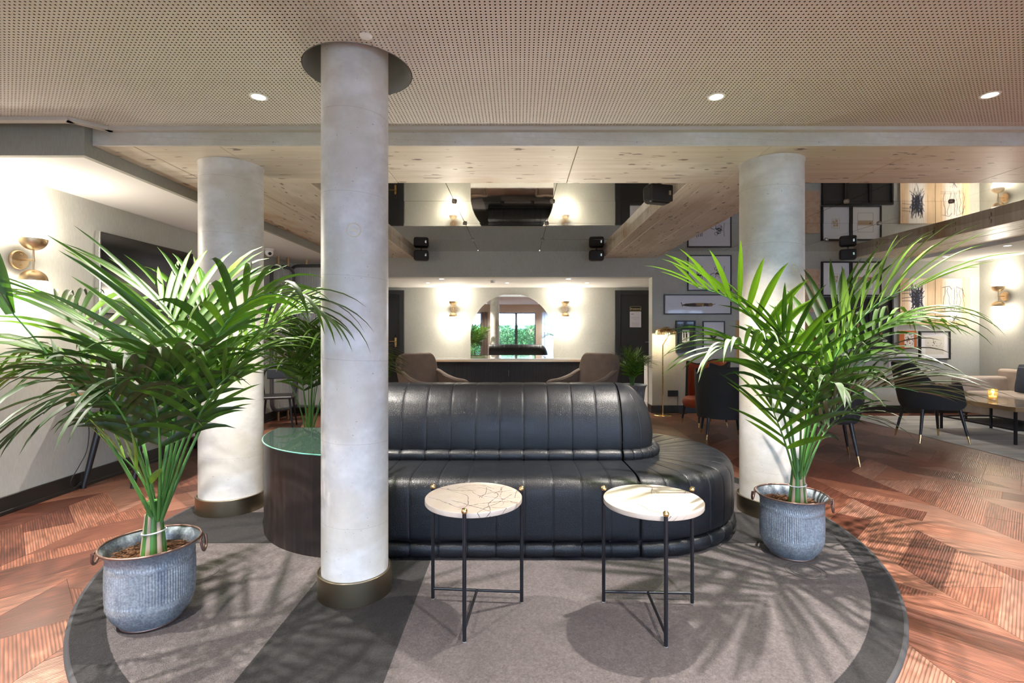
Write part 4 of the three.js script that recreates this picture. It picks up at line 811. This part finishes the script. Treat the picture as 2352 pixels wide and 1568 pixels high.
function scrib(c, col, lw, pts) { c.strokeStyle = col; c.lineWidth = lw; c.lineCap = 'round'; c.lineJoin = 'round'; c.beginPath(); pts.forEach(([x, y], i) => (i ? c.lineTo(x, y) : c.moveTo(x, y))); c.stroke(); }
picture('wide black framed print of two inky animals on white', 2.772, 3.493, 2.586, 2.0, { seed: 3, draw(c, W, H) {
  fill(c, W, H, '#dddae0'); const k = '#15130f';
  const body = (ox, oy, s, f) => { const q = (l) => l.map(([x, y]) => [ox + f * x * s, oy + y * s]); for (let i = 0; i < 9; i++) scrib(c, k, 2 + c.rand() * 5, q([[-30, 10], [-14, c.rand() * 12 - 6], [4, 4 + c.rand() * 12], [20, -4 + c.rand() * 8], [34, -8]])); for (const x of [-28, -20, -8, 4, 14, 24]) scrib(c, k, 2, q([[x, 8], [x + c.rand() * 4, 24], [x - 1, 34 + c.rand() * 14]])); };
  body(W * 0.27, H * 0.55, 1.05, 1); for (const x of [0.21, 0.25, 0.29, 0.33]) scrib(c, k, 5, [[W * x, H * 0.55], [W * (x - 0.004), H * 0.42], [W * (x - 0.008), H * (0.26 + 0.05 * c.rand())]]);
  body(W * 0.72, H * 0.5, 1.05, 1); for (let i = 0; i < 9; i++) { c.strokeStyle = k; c.lineWidth = 3; c.beginPath(); c.ellipse(W * (0.66 + c.rand() * 0.14), H * (0.36 + c.rand() * 0.2), 6 + c.rand() * 10, 6 + c.rand() * 9, 0, 0, 7); c.stroke(); } scrib(c, k, 3, [[W * 0.86, H * 0.3], [W * 0.84, H * 0.5], [W * 0.86, H * 0.68]]); scrib(c, k, 4, [[W * 0.52, H * 0.7], [W * 0.53, H * 0.54], [W * 0.62, H * 0.5]]);
} });
picture('long black framed print of a lying brown figure', 2.386, 3.493, 1.943, 1.614, { seed: 9, w: 512, draw(c, W, H) {
  fill(c, W, H, '#d9d7dc'); c.fillStyle = '#3a2a1b'; c.beginPath(); c.ellipse(W * 0.50, H * 0.52, W * 0.23, H * 0.1, -0.02, 0, 7); c.fill(); c.fillStyle = '#8a6a42'; c.fillRect(W * 0.47, H * 0.42, W * 0.13, H * 0.16); c.beginPath(); c.ellipse(W * 0.70, H * 0.52, W * 0.035, H * 0.09, 0, 0, 7); c.fill();
  c.fillStyle = '#241a12'; for (let i = 0; i < 12; i++) c.fillRect(W * (0.28 + c.rand() * 0.4), H * (0.44 + c.rand() * 0.16), W * 0.05, H * 0.025); c.fillStyle = '#caa66a'; c.beginPath(); c.ellipse(W * 0.58, H * 0.56, 6, 6, 0, 0, 7); c.fill(); scrib(c, '#4b3822', 6, [[W * 0.25, H * 0.4], [W * 0.27, H * 0.6]]); scrib(c, '#8b7452', 5, [[W * 0.73, H * 0.5], [W * 0.77, H * 0.48]]);
} });
picture('tall black box frame holding a small white photograph', 2.579, 2.90, 1.514, 0.993, { seed: 14, frame: 0.022, depth: 0.055, draw(c, W, H) {
  fill(c, W, H, '#1b1a1a'); c.fillStyle = '#4a4340'; c.fillRect(W * 0.02, H * 0.1, W * 0.2, H * 0.3); c.fillStyle = '#5b3a30'; c.fillRect(W * 0.7, H * 0.24, W * 0.24, H * 0.16); scrib(c, '#b8b4b0', 4, [[W * 0.2, H * 0.08], [W * 0.3, H * 0.2], [W * 0.38, H * 0.08]]);
  c.fillStyle = '#e2dfdc'; c.fillRect(W * 0.3, H * 0.27, W * 0.42, H * 0.43); c.fillStyle = '#2a2624'; for (const [x, w] of [[0.36, 0.1], [0.5, 0.13]]) { c.beginPath(); c.ellipse(W * (x + 0.03), H * 0.36, W * 0.045, H * 0.035, 0, 0, 7); c.fill(); c.fillRect(W * x, H * 0.4, W * w * 0.8, H * 0.14); c.fillRect(W * x, H * 0.54, W * 0.03, H * 0.13); c.fillRect(W * (x + 0.06), H * 0.54, W * 0.03, H * 0.12); }
} });
picture('black framed print of a small dark heart on white', 3.022, 3.386, 1.507, 1.057, { seed: 21, draw(c, W, H) {
  fill(c, W, H, '#dedbdd'); c.fillStyle = '#cfbfae'; c.fillRect(W * 0.27, H * 0.42, W * 0.44, H * 0.38); c.fillStyle = '#211f20'; const x = W * 0.49, y = H * 0.53, s = W * 0.19; c.beginPath(); c.moveTo(x, y + s); c.bezierCurveTo(x - s * 1.7, y - s * 0.1, x - s * 0.9, y - s * 1.25, x, y - s * 0.45); c.bezierCurveTo(x + s * 0.9, y - s * 1.25, x + s * 1.7, y - s * 0.1, x, y + s); c.fill(); c.fillStyle = '#8d8a8a'; c.beginPath(); c.ellipse(x, y, s * 0.32, s * 0.42, 0, 0, 7); c.fill(); c.fillStyle = '#3a3636'; c.beginPath(); c.ellipse(x, y, s * 0.14, s * 0.24, 0, 0, 7); c.fill();
} });
const tan = (base, stain) => function (c, W, H) { fill(c, W, H, base); for (let i = 0; i < 90; i++) { c.fillStyle = `rgba(${stain},${0.04 + c.rand() * 0.1})`; c.beginPath(); c.ellipse(c.rand() * W, c.rand() * H, 8 + c.rand() * 50, 10 + c.rand() * 70, c.rand() * 3, 0, 7); c.fill(); } for (let i = 0; i < 50; i++) { c.fillStyle = `rgba(60,50,52,${0.15 + 0.4 * c.rand()})`; c.fillRect(W * (0.86 + 0.14 * c.rand()), c.rand() * H, 4 + c.rand() * 14, 3 + c.rand() * 10); } for (let i = 0; i < 8; i++) scrib(c, 'rgba(70,74,84,0.7)', 3, [[W * 0.05, H * (0.3 + 0.02 * i)], [W * (0.2 + 0.15 * c.rand()), H * (0.28 + 0.03 * i)]]); };
picture('unframed pinkish tan canvas with dark blotches right of the right column', 4.608, 4.936, 2.357, 1.65, { seed: 27, frame: 0, name: 'canvas_painting', draw: tan('#c9ab92', '166,110,60') });
picture('wide unframed gold brown striped canvas behind the right column', 3.572, 4.93, 1.52, 0.81, { seed: 31, frame: 0, name: 'canvas_painting', draw(c, W, H) { fill(c, W, H, '#a9753d'); for (let x = 0; x < W; x += 9) { c.fillStyle = ['#c49a62', '#8d5c2c', '#d8bf9a', '#70421f'][Math.floor(c.rand() * 4)]; c.fillRect(x, 0, 6, H); } } });
picture('black framed white print with a small gold square, under the loudspeaker', 4.965, 5.437, 2.479, 1.914, { seed: 35, frame: 0.022, depth: 0.045, draw(c, W, H) { fill(c, W, H, '#d8d6d8'); for (let i = 0; i < 26; i++) { const x = W * (0.38 + 0.2 * c.rand()), y = H * (0.38 + 0.22 * c.rand()); c.strokeStyle = '#a08238'; c.lineWidth = 3; c.beginPath(); c.ellipse(x, y, 6 + c.rand() * 10, 5 + c.rand() * 9, 0, 0, 7); c.stroke(); } c.strokeStyle = '#8e7230'; c.strokeRect(W * 0.34, H * 0.35, W * 0.3, H * 0.28); } });
picture('black framed white print with a tan band in a thin outline', 5.444, 5.937, 2.479, 1.914, { seed: 39, frame: 0.022, depth: 0.045, draw(c, W, H) { fill(c, W, H, '#d4d0cc'); c.strokeStyle = '#3a332a'; c.lineWidth = 3; c.strokeRect(W * 0.2, H * 0.22, W * 0.56, H * 0.6); c.fillStyle = '#a88d6c'; c.fillRect(W * 0.21, H * 0.44, W * 0.54, H * 0.14); c.fillStyle = '#1d1915'; c.beginPath(); c.ellipse(W * 0.66, H * 0.5, 14, 6, 0, 0, 7); c.fill(); } });
[[4.972, 5.356, 'leftmost', 5], [5.36, 5.756, 'middle', 8], [5.76, 6.122, 'rightmost', 12]].forEach(([a, b, w, sd]) =>
  picture(`black box frame with a golden object on dark ground, ${w} of the dark three`, a, b, 1.9, 1.05, { seed: sd, frame: 0.03, depth: 0.06, draw(c, W, H) { fill(c, W, H, '#1c1b1c'); c.fillStyle = '#b08544'; const x = W * 0.5; for (let i = 0; i < 14; i++) { c.beginPath(); c.ellipse(x + (c.rand() - 0.5) * 26, H * (0.5 + 0.3 * c.rand()), 5 + c.rand() * 9, 10 + c.rand() * 22, c.rand(), 0, 7); c.fill(); } for (let i = 0; i < 7; i++) scrib(c, '#c69a5a', 2, [[x, H * 0.6], [x + (c.rand() - 0.5) * 60, H * (0.4 + 0.5 * c.rand())]]); c.fillStyle = '#c9c4ba'; c.fillRect(W * 0.56, H * 0.86, W * 0.24, H * 0.03); } }));
const ink = (sd) => function (c, W, H) {
  fill(c, W, H, '#d7b995'); for (let i = 0; i < 16; i++) { c.fillStyle = 'rgba(238,232,226,0.16)'; c.fillRect(W * (0.2 + 0.2 * c.rand()), H * 0.02 * c.rand(), W * 0.4, H * 0.9); }
  for (let i = 0; i < 26; i++) { const x = W * c.rand(); scrib(c, 'rgba(96,66,44,0.5)', 1.6, [[x, H * c.rand() * 0.4], [x + 6 * (c.rand() - 0.5), H * (0.5 + 0.5 * c.rand())]]); }
  if (sd) { for (let i = 0; i < 60; i++) scrib(c, i % 3 ? '#17151d' : '#26304f', 2 + c.rand() * 6, [[W * (0.3 + 0.35 * c.rand()), H * (0.12 + 0.5 * c.rand())], [W * (0.3 + 0.35 * c.rand()), H * (0.15 + 0.5 * c.rand())], [W * (0.25 + 0.45 * c.rand()), H * (0.2 + 0.6 * c.rand())]]); for (const y of [0.25, 0.32, 0.4, 0.48]) scrib(c, '#17151d', 5, [[W * 0.05, H * (y + 0.03 * c.rand())], [W * 0.4, H * y], [W * 0.62, H * (y + 0.03)]]); scrib(c, '#17151d', 4, [[W * 0.42, H * 0.98], [W * 0.52, H * 0.75], [W * 0.45, H * 0.6]]); } else {
    for (const [x, y] of [[0.28, 0.2], [0.36, 0.2], [0.55, 0.2], [0.72, 0.25], [0.62, 0.2], [0.78, 0.2]]) { let p = [[W * x, H * y]]; for (let i = 0; i < 7; i++) p.push([p[i][0] + W * 0.07 * (c.rand() - 0.45), p[i][1] + H * 0.07]); scrib(c, '#231f22', 4, p); } scrib(c, '#231f22', 5, [[W * 0.2, H * 0.2], [W * 0.4, H * 0.17], [W * 0.48, H * 0.24]]); scrib(c, '#231f22', 5, [[W * 0.6, H * 0.18], [W * 0.78, H * 0.24], [W * 0.85, H * 0.4]]);
    for (let i = 0; i < 14; i++) { const a = c.rand() * 6.3; scrib(c, '#2b2528', 3, [[W * 0.55, H * 0.88], [W * (0.55 + 0.16 * Math.cos(a)), H * (0.88 + 0.1 * Math.sin(a))]]); } for (const y of [0.66, 0.7]) scrib(c, '#5d4a3c', 3, [[W * 0.15, H * y], [W * 0.8, H * (y + 0.02)]]);
  }
};
picture('tan canvas with dense blue black ink strokes, left half of the large pair', 6.244, 6.812, 2.207, 1.443, { seed: 43, frame: 0, depth: 0.035, name: 'canvas_painting', draw: ink(1) });
picture('tan canvas with spindly black ink legs, right half of the large pair', 6.818, 7.38, 2.207, 1.443, { seed: 47, frame: 0, depth: 0.035, name: 'canvas_painting', draw: ink(0) });
picture('small orange and grey collage below the large canvas pair', 6.215, 6.50, 1.35, 1.057, { seed: 51, frame: 0, depth: 0.05, name: 'canvas_painting', draw(c, W, H) { fill(c, W, H, '#b4622c'); c.fillStyle = '#d9cfc4'; c.fillRect(W * 0.3, H * 0.1, W * 0.55, H * 0.85); for (let i = 0; i < 60; i++) { c.fillStyle = ['#2c2c34', '#8d8a90', '#e7e1da', '#9a5426'][Math.floor(c.rand() * 4)]; c.fillRect(W * (0.3 + 0.5 * c.rand()), H * (0.12 + 0.76 * c.rand()), 6 + c.rand() * 30, 6 + c.rand() * 30); } } });
picture('black framed sheet of fine writing with ink splashes near the corner', 6.565, 7.065, 1.343, 0.879, { seed: 55, frame: 0.02, depth: 0.045, draw(c, W, H) { fill(c, W, H, '#e0dcd8'); c.fillStyle = '#d6cebf'; c.fillRect(W * 0.16, H * 0.16, W * 0.68, H * 0.7); c.fillStyle = '#6d655c'; for (let y = 0.5; y < 0.84; y += 0.04) for (let x = 0.2; x < 0.78;) { const l = 0.01 + c.rand() * 0.05; c.fillRect(W * x, H * y, W * l, 2); x += l + 0.012; } for (let i = 0; i < 16; i++) { c.fillStyle = '#1c1a1c'; c.beginPath(); c.ellipse(W * (0.25 + 0.5 * c.rand()), H * (0.3 + 0.3 * c.rand()), 1.5 + c.rand() * 4, 2 + c.rand() * 7, 0.3, 0, 7); c.fill(); } scrib(c, '#1c1a1c', 4, [[W * 0.45, H * 0.25], [W * 0.48, H * 0.48]]); } });
picture('narrow dusky pink canvas behind the palm leaves', 5.0, 5.165, 1.02, 0.66, { seed: 59, frame: 0, depth: 0.03, name: 'canvas_painting', draw: tan('#b0716c', '120,50,50') });
picture('unframed pale watercolour sheet under the white picture ledge', 6.07, 6.487, 0.92, 0.69, { seed: 63, frame: 0, depth: 0.012, name: 'paper_sheet', draw(c, W, H) { fill(c, W, H, '#d8d4dc'); for (let i = 0; i < 40; i++) { c.fillStyle = `rgba(${150 + 70 * c.rand()},${150 + 50 * c.rand()},${170 + 50 * c.rand()},0.25)`; c.beginPath(); c.ellipse(c.rand() * W, c.rand() * H, 20 + c.rand() * 50, 12 + c.rand() * 30, 0, 0, 7); c.fill(); } } });
{ const l = thing('picture_ledge', 'slim white picture ledge on the wall behind the palm', 'shelf', [5.86, 0.93, ZB]); mesh('shelf_board', rbox(-0.63, 0.634, 0, 0.025, 0.001, 0.09, 0.003), M.white, l); mesh('front_lip', rbox(-0.63, 0.634, 0.025, 0.045, 0.08, 0.09, 0.002), M.white, l); }

// ------------------------------------------------------------------ tub chairs
function tubChair(label, x, z, turn, o) {          // the back is at -x before the turn, it faces +x
  const t = thing('tub_chair', label, 'chair', [x, 0, z], turn, o.group), hb = o.hb, H = o.h, rx = o.rx ?? 0.31, rz = o.rz ?? 0.30, ang = o.ang ?? 2.35, th = 0.045;
  const top = (a) => { const q = Math.abs(a); const back = H, arm = o.arm ?? H - 0.2; return q < 0.55 ? back : q < 1.35 ? back + (arm - 0.04 - back) * sm(0.55, 1.35, q) : q < 1.9 ? arm - 0.04 + 0.04 * sm(1.35, 1.9, q) : arm - (arm - hb - 0.13) * sm(1.95, ang, q) * (o.open ?? 1); };
  const at = (a, k, y) => { const lean = 0.10 * (y - hb) * Math.max(0, Math.cos(a)); return [-(rx * k) * Math.cos(a) - lean, y, rz * k * Math.sin(a)]; };
  const kb = o.taper ?? 0.86;
  const outer = grid(60, 10, (u, v) => { const a = (u * 2 - 1) * ang, y0 = hb, y = y0 + (top(a) - 0.02 - y0) * v; return [...at(a, kb + (1 - kb) * Math.sqrt(v), y), a * rx, y]; });
  const rim = grid(60, 6, (u, v) => { const a = (u * 2 - 1) * ang, q = v * Math.PI, y = top(a) - 0.02 + 0.02 * Math.sin(q); return [...at(a, 1 - (th / rx) * (0.5 - 0.5 * Math.cos(q)), y), a * rx, v]; });
  const inner = grid(60, 8, (u, v) => { const a = (u * 2 - 1) * ang, y = hb + 0.1 + (top(a) - 0.02 - hb - 0.1) * v; return [...at(a, (kb + (1 - kb) * Math.sqrt(v)) - th / rx, y), a * rx, y]; });
  const ends = [-1, 1].map((s) => grid(8, 2, (u, v) => { const a = s * ang, y = hb + (top(a) - 0.01 - hb) * u; return at(a, kb + (1 - kb) * Math.sqrt(u) - v * th / rx, y); }));
  mesh('shell', [outer, rim, ...ends], M.velvetDark, t);
  mesh('inner_upholstery', inner, o.inside ?? M.velvetDark, t);
  const seat = grid(44, 12, (u, v) => { const a = u * Math.PI * 2, e = v < 0.5 ? v * 2 : 1, k = v < 0.5 ? v * 2 * 0.9 : 0.9 + 0.1 * Math.sin((v - 0.5) * Math.PI * 2) , y = v < 0.5 ? hb + (o.sh ?? 0.13) : hb + (o.sh ?? 0.13) * (1 - (v - 0.5) * 2); return [-(rx * 0.86) * k * Math.cos(a) + (Math.cos(a) < 0 ? 0.045 * k * -Math.cos(a) : 0), y, rz * 0.86 * k * Math.sin(a)]; });
  mesh('seat', seat, o.inside ?? M.velvetDark, t);
  mesh('seat_base', lathe([[0, hb], [Math.min(rx, rz) * 0.82, hb], [Math.min(rx, rz) * 0.84, hb + 0.03]], 40), M.velvetDark, t);
  for (const [fx, fz] of [[-0.2, -0.18], [-0.2, 0.18], [0.19, -0.2], [0.19, 0.2]]) {
    const k = o.splay ?? 1.35, g = (s) => [fx * (k + (1 - k) * s), hb * s + 0.01 * s, fz * (k + (1 - k) * s)];
    const l = mesh('leg', cyl(g(0.24), g(1), 0.0135, 0.021, 14), M.blackWood, t);
    mesh('brass_tip', cyl(g(0), g(0.24), 0.0095, 0.0138, 14), M.brass, l);
  }
}
tubChair('dark grey velvet tub chair with its back to the room, left of the right column', 2.56, -6.45, Math.PI / 2 - 0.25, { hb: 0.26, h: 0.90, arm: 0.86, ang: 2.0, inside: M.velvetOrange, rx: 0.3, rz: 0.33, taper: 0.9, splay: 1.15 });
tubChair('tub chair with rust orange inside, standing behind the grey one', 2.66, -7.35, Math.PI + 0.2, { hb: 0.26, h: 0.93, arm: 0.9, ang: 2.0, inside: M.velvetOrange, rx: 0.3, rz: 0.33, taper: 0.9, splay: 1.15 });
tubChair('dark armchair half hidden behind the right palm', 3.2, -5.35, Math.PI / 2 - 0.35, { hb: 0.40, h: 0.92, arm: 0.70, rx: 0.34, rz: 0.34, inside: M.velvetOrange, taper: 0.8 });
tubChair('dark velvet armchair with brass-tipped legs on the edge of the pale rug', 5.06, -6.3, -0.12, { hb: 0.40, h: 0.95, arm: 0.73, taper: 0.84, rx: 0.36, rz: 0.34, ang: 2.2 });

// ------------------------------------------------------------------ lounge corner at right: pale rug, sofa, table
{
  const r = mesh('area_rug', rbox(5.14, 7.5, 0, 0.005, -8.1, -4.2, 0.002), std({ map: rugMap2, bumpMap: carpetBump, bumpScale: 0.002, roughness: 1 })); tag(r, 'pale streaked rectangular rug in the lounge corner at right', 'rug');
  const s = thing('cream_sofa', 'cream upholstered sofa against the right lounge wall', 'sofa', [0, 0.005, 0]);
  mesh('seat_cushion', rbox(6.66, 7.36, 0.3, 0.45, -7.68, -4.9, 0.05, 5), M.cream, s);
  mesh('base', rbox(6.70, 7.5, 0.12, 0.31, -7.9, -4.7, 0.03, 4), M.cream, s);
  mesh('backrest', rbox(7.34, 7.53, 0.12, 0.76, -7.9, -4.7, 0.05, 5), M.cream, s);
  mesh('armrest', rbox(6.66, 7.5, 0.12, 0.65, -7.93, -7.7, 0.05, 5), M.cream, s);
  mesh('armrest', rbox(6.66, 7.5, 0.12, 0.65, -4.9, -4.68, 0.05, 5), M.cream, s);
  for (const [x, z] of [[6.8, -7.8], [7.4, -7.8], [6.8, -4.8], [7.4, -4.8]]) mesh('leg', cyl([x, 0, z], [x, 0.13, z], 0.014, 0.02), M.blackWood, s);
  const p = thing('cushion', 'blue grey velvet cushion leaning on the cream sofa', 'cushion', [7.16, 0.665, -7.08], 0);
  const pg = grid(28, 28, (u, v) => { const a = u * 2 - 1, b = v * 2 - 1; return [0, b * 0.21 * (1 - 0.06 * a * a), a * 0.25 * (1 - 0.06 * b * b)]; }), mk = (k) => { const g = pg.clone(), q = g.attributes.position; for (let i = 0; i < q.count; i++) { const b = q.getY(i) / 0.21, a = q.getZ(i) / 0.25; q.setX(i, k * 0.075 * Math.pow(Math.max(0, (1 - a * a) * (1 - b * b)), 0.45)); } g.computeVertexNormals(); return g; };
  const c = mesh('cushion_cover', [mk(1), mk(-1)], M.pillow, p); c.rotation.set(0, 0.25, -0.22);
  const d = mesh('piping', tube([[0, 0.15, -0.235], [-0.02, 0.15, 0], [0, 0.15, 0.235]].map(([a, b, e]) => [a - 0.055, b, e]), 0.0025, 24, 6), std({ color: lin(0.3, 0.32, 0.34), roughness: 0.8 }), c);
  const t = thing('coffee_table', 'brass edged coffee table on thin black legs in the lounge corner', 'table', [0, 0.005, 0]);
  mesh('table_top', rbox(5.78, 6.5, 0.42, 0.44, -7.06, -5.97, 0.003), phy({ color: lin(0.5, 0.46, 0.4), roughness: 0.12, clearcoat: 0.8 }), t);
  mesh('brass_apron', [bx(5.775, 5.79, 0.385, 0.438, -7.065, -5.965), bx(6.49, 6.505, 0.385, 0.438, -7.065, -5.965), bx(5.79, 6.49, 0.385, 0.438, -5.98, -5.965), bx(5.79, 6.49, 0.385, 0.438, -7.065, -7.05)], M.brassSatin, t);
  for (const [x, z] of [[5.8, -7.04], [6.48, -7.04], [5.8, -5.99], [6.48, -5.99]]) mesh('leg', bx(x - 0.012, x + 0.012, 0, 0.385, z - 0.012, z + 0.012), M.blackMetal, t);
  for (const x of [5.8, 6.48]) mesh('stretcher', bx(x - 0.009, x + 0.009, 0.16, 0.178, -7.03, -6.0), M.blackMetal, t);
  for (const z of [-7.04, -5.99]) mesh('stretcher', bx(5.81, 6.47, 0.16, 0.178, z - 0.009, z + 0.009), M.blackMetal, t);
  const k = thing('candle_holder', 'glowing amber glass candle holder on the coffee table', 'candle', [6.07, 0.445, -6.57]);
  mesh('glass_cup', lathe([[0, 0.002], [0.046, 0.002], [0.05, 0.008], [0.05, 0.15], [0.046, 0.15], [0.046, 0.012], [0, 0.012]], 32), phy({ color: lin(0.98, 0.88, 0.65), transmission: 1, roughness: 0.15, thickness: 0 }), k);
  mesh('candle', lathe([[0, 0.014], [0.038, 0.014], [0.038, 0.06], [0, 0.062]], 24), std({ color: lin(0.85, 0.75, 0.55), roughness: 0.6 }), k);
  mesh('flame', lathe([[0, 0.064], [0.008, 0.072], [0.009, 0.08], [0.004, 0.1], [0, 0.11]], 14), M.glowCandle, k);
  const l = new THREE.PointLight(lin(1, 0.7, 0.3), 0.12, 0, 2); l.position.set(0, 0.118, 0); l.castShadow = true; k.add(l);
}

// ------------------------------------------------------------------ left wall: screen and console table
{
  const t = thing('wall_television', 'flat black television on the left wall behind the palm', 'television', [XL, 1.835, -5.13]);
  mesh('housing', rbox(0.012, 0.05, -0.36, 0.36, -0.645, 0.645, 0.006), M.plastic, t);
  mesh('screen', rbox(0.048, 0.053, -0.35, 0.352, -0.635, 0.635, 0.001), M.screen, t);
  mesh('side_bezel', rbox(0.014, 0.055, -0.36, 0.36, 0.64, 0.655, 0.003), M.chrome, t);
  mesh('wall_mount', bx(0.0005, 0.014, -0.15, 0.15, -0.2, 0.2), M.plastic, t);
  const c = thing('console_table', 'black legged console table below the television', 'table', [0, 0, 0]);
  mesh('table_top', rbox(-3.67, -3.04, 0.79, 0.81, -5.95, -4.22, 0.003), std({ color: lin(0.035, 0.033, 0.033), roughness: 0.4 }), c);
  mesh('edge_band', [bx(-3.67, -3.038, 0.792, 0.812, -4.222, -4.214), bx(-3.044, -3.036, 0.792, 0.812, -5.95, -4.222)], M.brass, c);
  mesh('apron', rbox(-3.6, -3.1, 0.72, 0.79, -5.85, -4.34, 0.01), std({ color: lin(0.2, 0.2, 0.21), roughness: 0.6 }), c);
  for (const [a, b] of [[[-3.655, -4.32], [-3.56, -4.45]], [[-3.24, -4.32], [-3.2, -4.45]], [[-3.655, -5.85], [-3.56, -5.72]], [[-3.24, -5.85], [-3.2, -5.72]]]) mesh('leg', cyl([a[0], 0, a[1]], [b[0], 0.75, b[1]], 0.02, 0.03, 18), M.blackWood, c);
  const w = mesh('cable_with_switch', [tube([[-3.6, 0.78, -4.36], [-3.62, 0.6, -4.33], [-3.625, 0.45, -4.34], [-3.64, 0.3, -4.33], [-3.655, 0.2, -4.28], [-3.66, 0.08, -4.2], [-3.66, 0.03, -4.24], [-3.66, 0.06, -4.3]], 0.0035, 60, 6), rbox(-3.645, -3.6, 0.53, 0.6, -4.345, -4.32, 0.006)], M.plastic);
  tag(w, 'thin black cable with a switch hanging beside the console table leg', 'cable');
}
// ------------------------------------------------------------------ hanging screens of reeded glass and a black chair, far left
function screenPanel(label, x, z, turn, w, y0, y1) {
  const t = thing('glass_screen', label, 'screen', [x, 0, z], turn), r = 0.11, s = new THREE.Shape(), pts = [];
  for (const [cx, cy, a0] of [[w - r, y1 - r, 0], [r, y1 - r, 90], [r, y0 + r, 180], [w - r, y0 + r, 270]]) for (let i = 0; i <= 8; i++) { const a = (a0 + i * 11.25) * Math.PI / 180; pts.push([cx + r * Math.cos(a), cy + r * Math.sin(a), 0]); }
  mesh('frame', tube(pts, 0.026, 160, 10, true), std({ color: lin(0.05, 0.05, 0.055), roughness: 0.5 }), t);
  const g = grid(Math.round((w - 0.04) / 0.0065), 1, (u, v) => [0.02 + (w - 0.04) * u, y0 + 0.02 + (y1 - y0 - 0.04) * v, 0.004 * Math.cos(Math.round(u * (w - 0.04) / 0.0065) * Math.PI / 2)]);
  mesh('reeded_glass', g, phy({ color: lin(0.86, 0.88, 0.88), transmission: 0.75, roughness: 0.25, thickness: 0 }), t);
  for (const k of [0.28, 0.72]) { mesh('brass_hanger', bx(w * k - 0.014, w * k + 0.014, y1 + 0.02, 2.455, -0.012, 0.012), M.brassSatin, t); mesh('foot_post', bx(w * k - 0.012, w * k + 0.012, 0, y0 - 0.02, -0.012, 0.012), M.brassSatin, t); }
}
screenPanel('reeded glass screen in a rounded grey frame behind the hidden palm', -3.56, -8.05, 0.0, 0.9, 0.16, 2.36);
screenPanel('narrow angled reeded glass screen left of the wider one', -3.62, -7.55, 1.15, 0.4, 0.16, 2.30);
{
  const t = thing('cafe_chair', 'black metal cafe chair in front of the reeded glass screens', 'chair', [-3.3, 0, -7.05], 0.3);
  mesh('seat', rbox(-0.21, 0.21, 0.42, 0.46, -0.21, 0.21, 0.02, 4), M.blackWood, t);
  for (const [a, b] of [[-1, -1], [1, -1], [-1, 1], [1, 1]]) mesh('leg', cyl([a * 0.22, 0, b * 0.22], [a * 0.17, 0.43, b * 0.17], 0.011, 0.015), M.blackMetal, t);
  mesh('backrest', tube([[-0.2, 0.45, -0.2], [-0.22, 0.7, -0.24], [-0.15, 0.82, -0.26], [0.15, 0.82, -0.26], [0.22, 0.7, -0.24], [0.2, 0.45, -0.2]], 0.014, 50, 8), M.blackMetal, t);
  mesh('back_slat', rbox(-0.17, 0.17, 0.66, 0.8, -0.27, -0.245, 0.01), M.blackWood, t);
}
renderer.render(scene, camera);
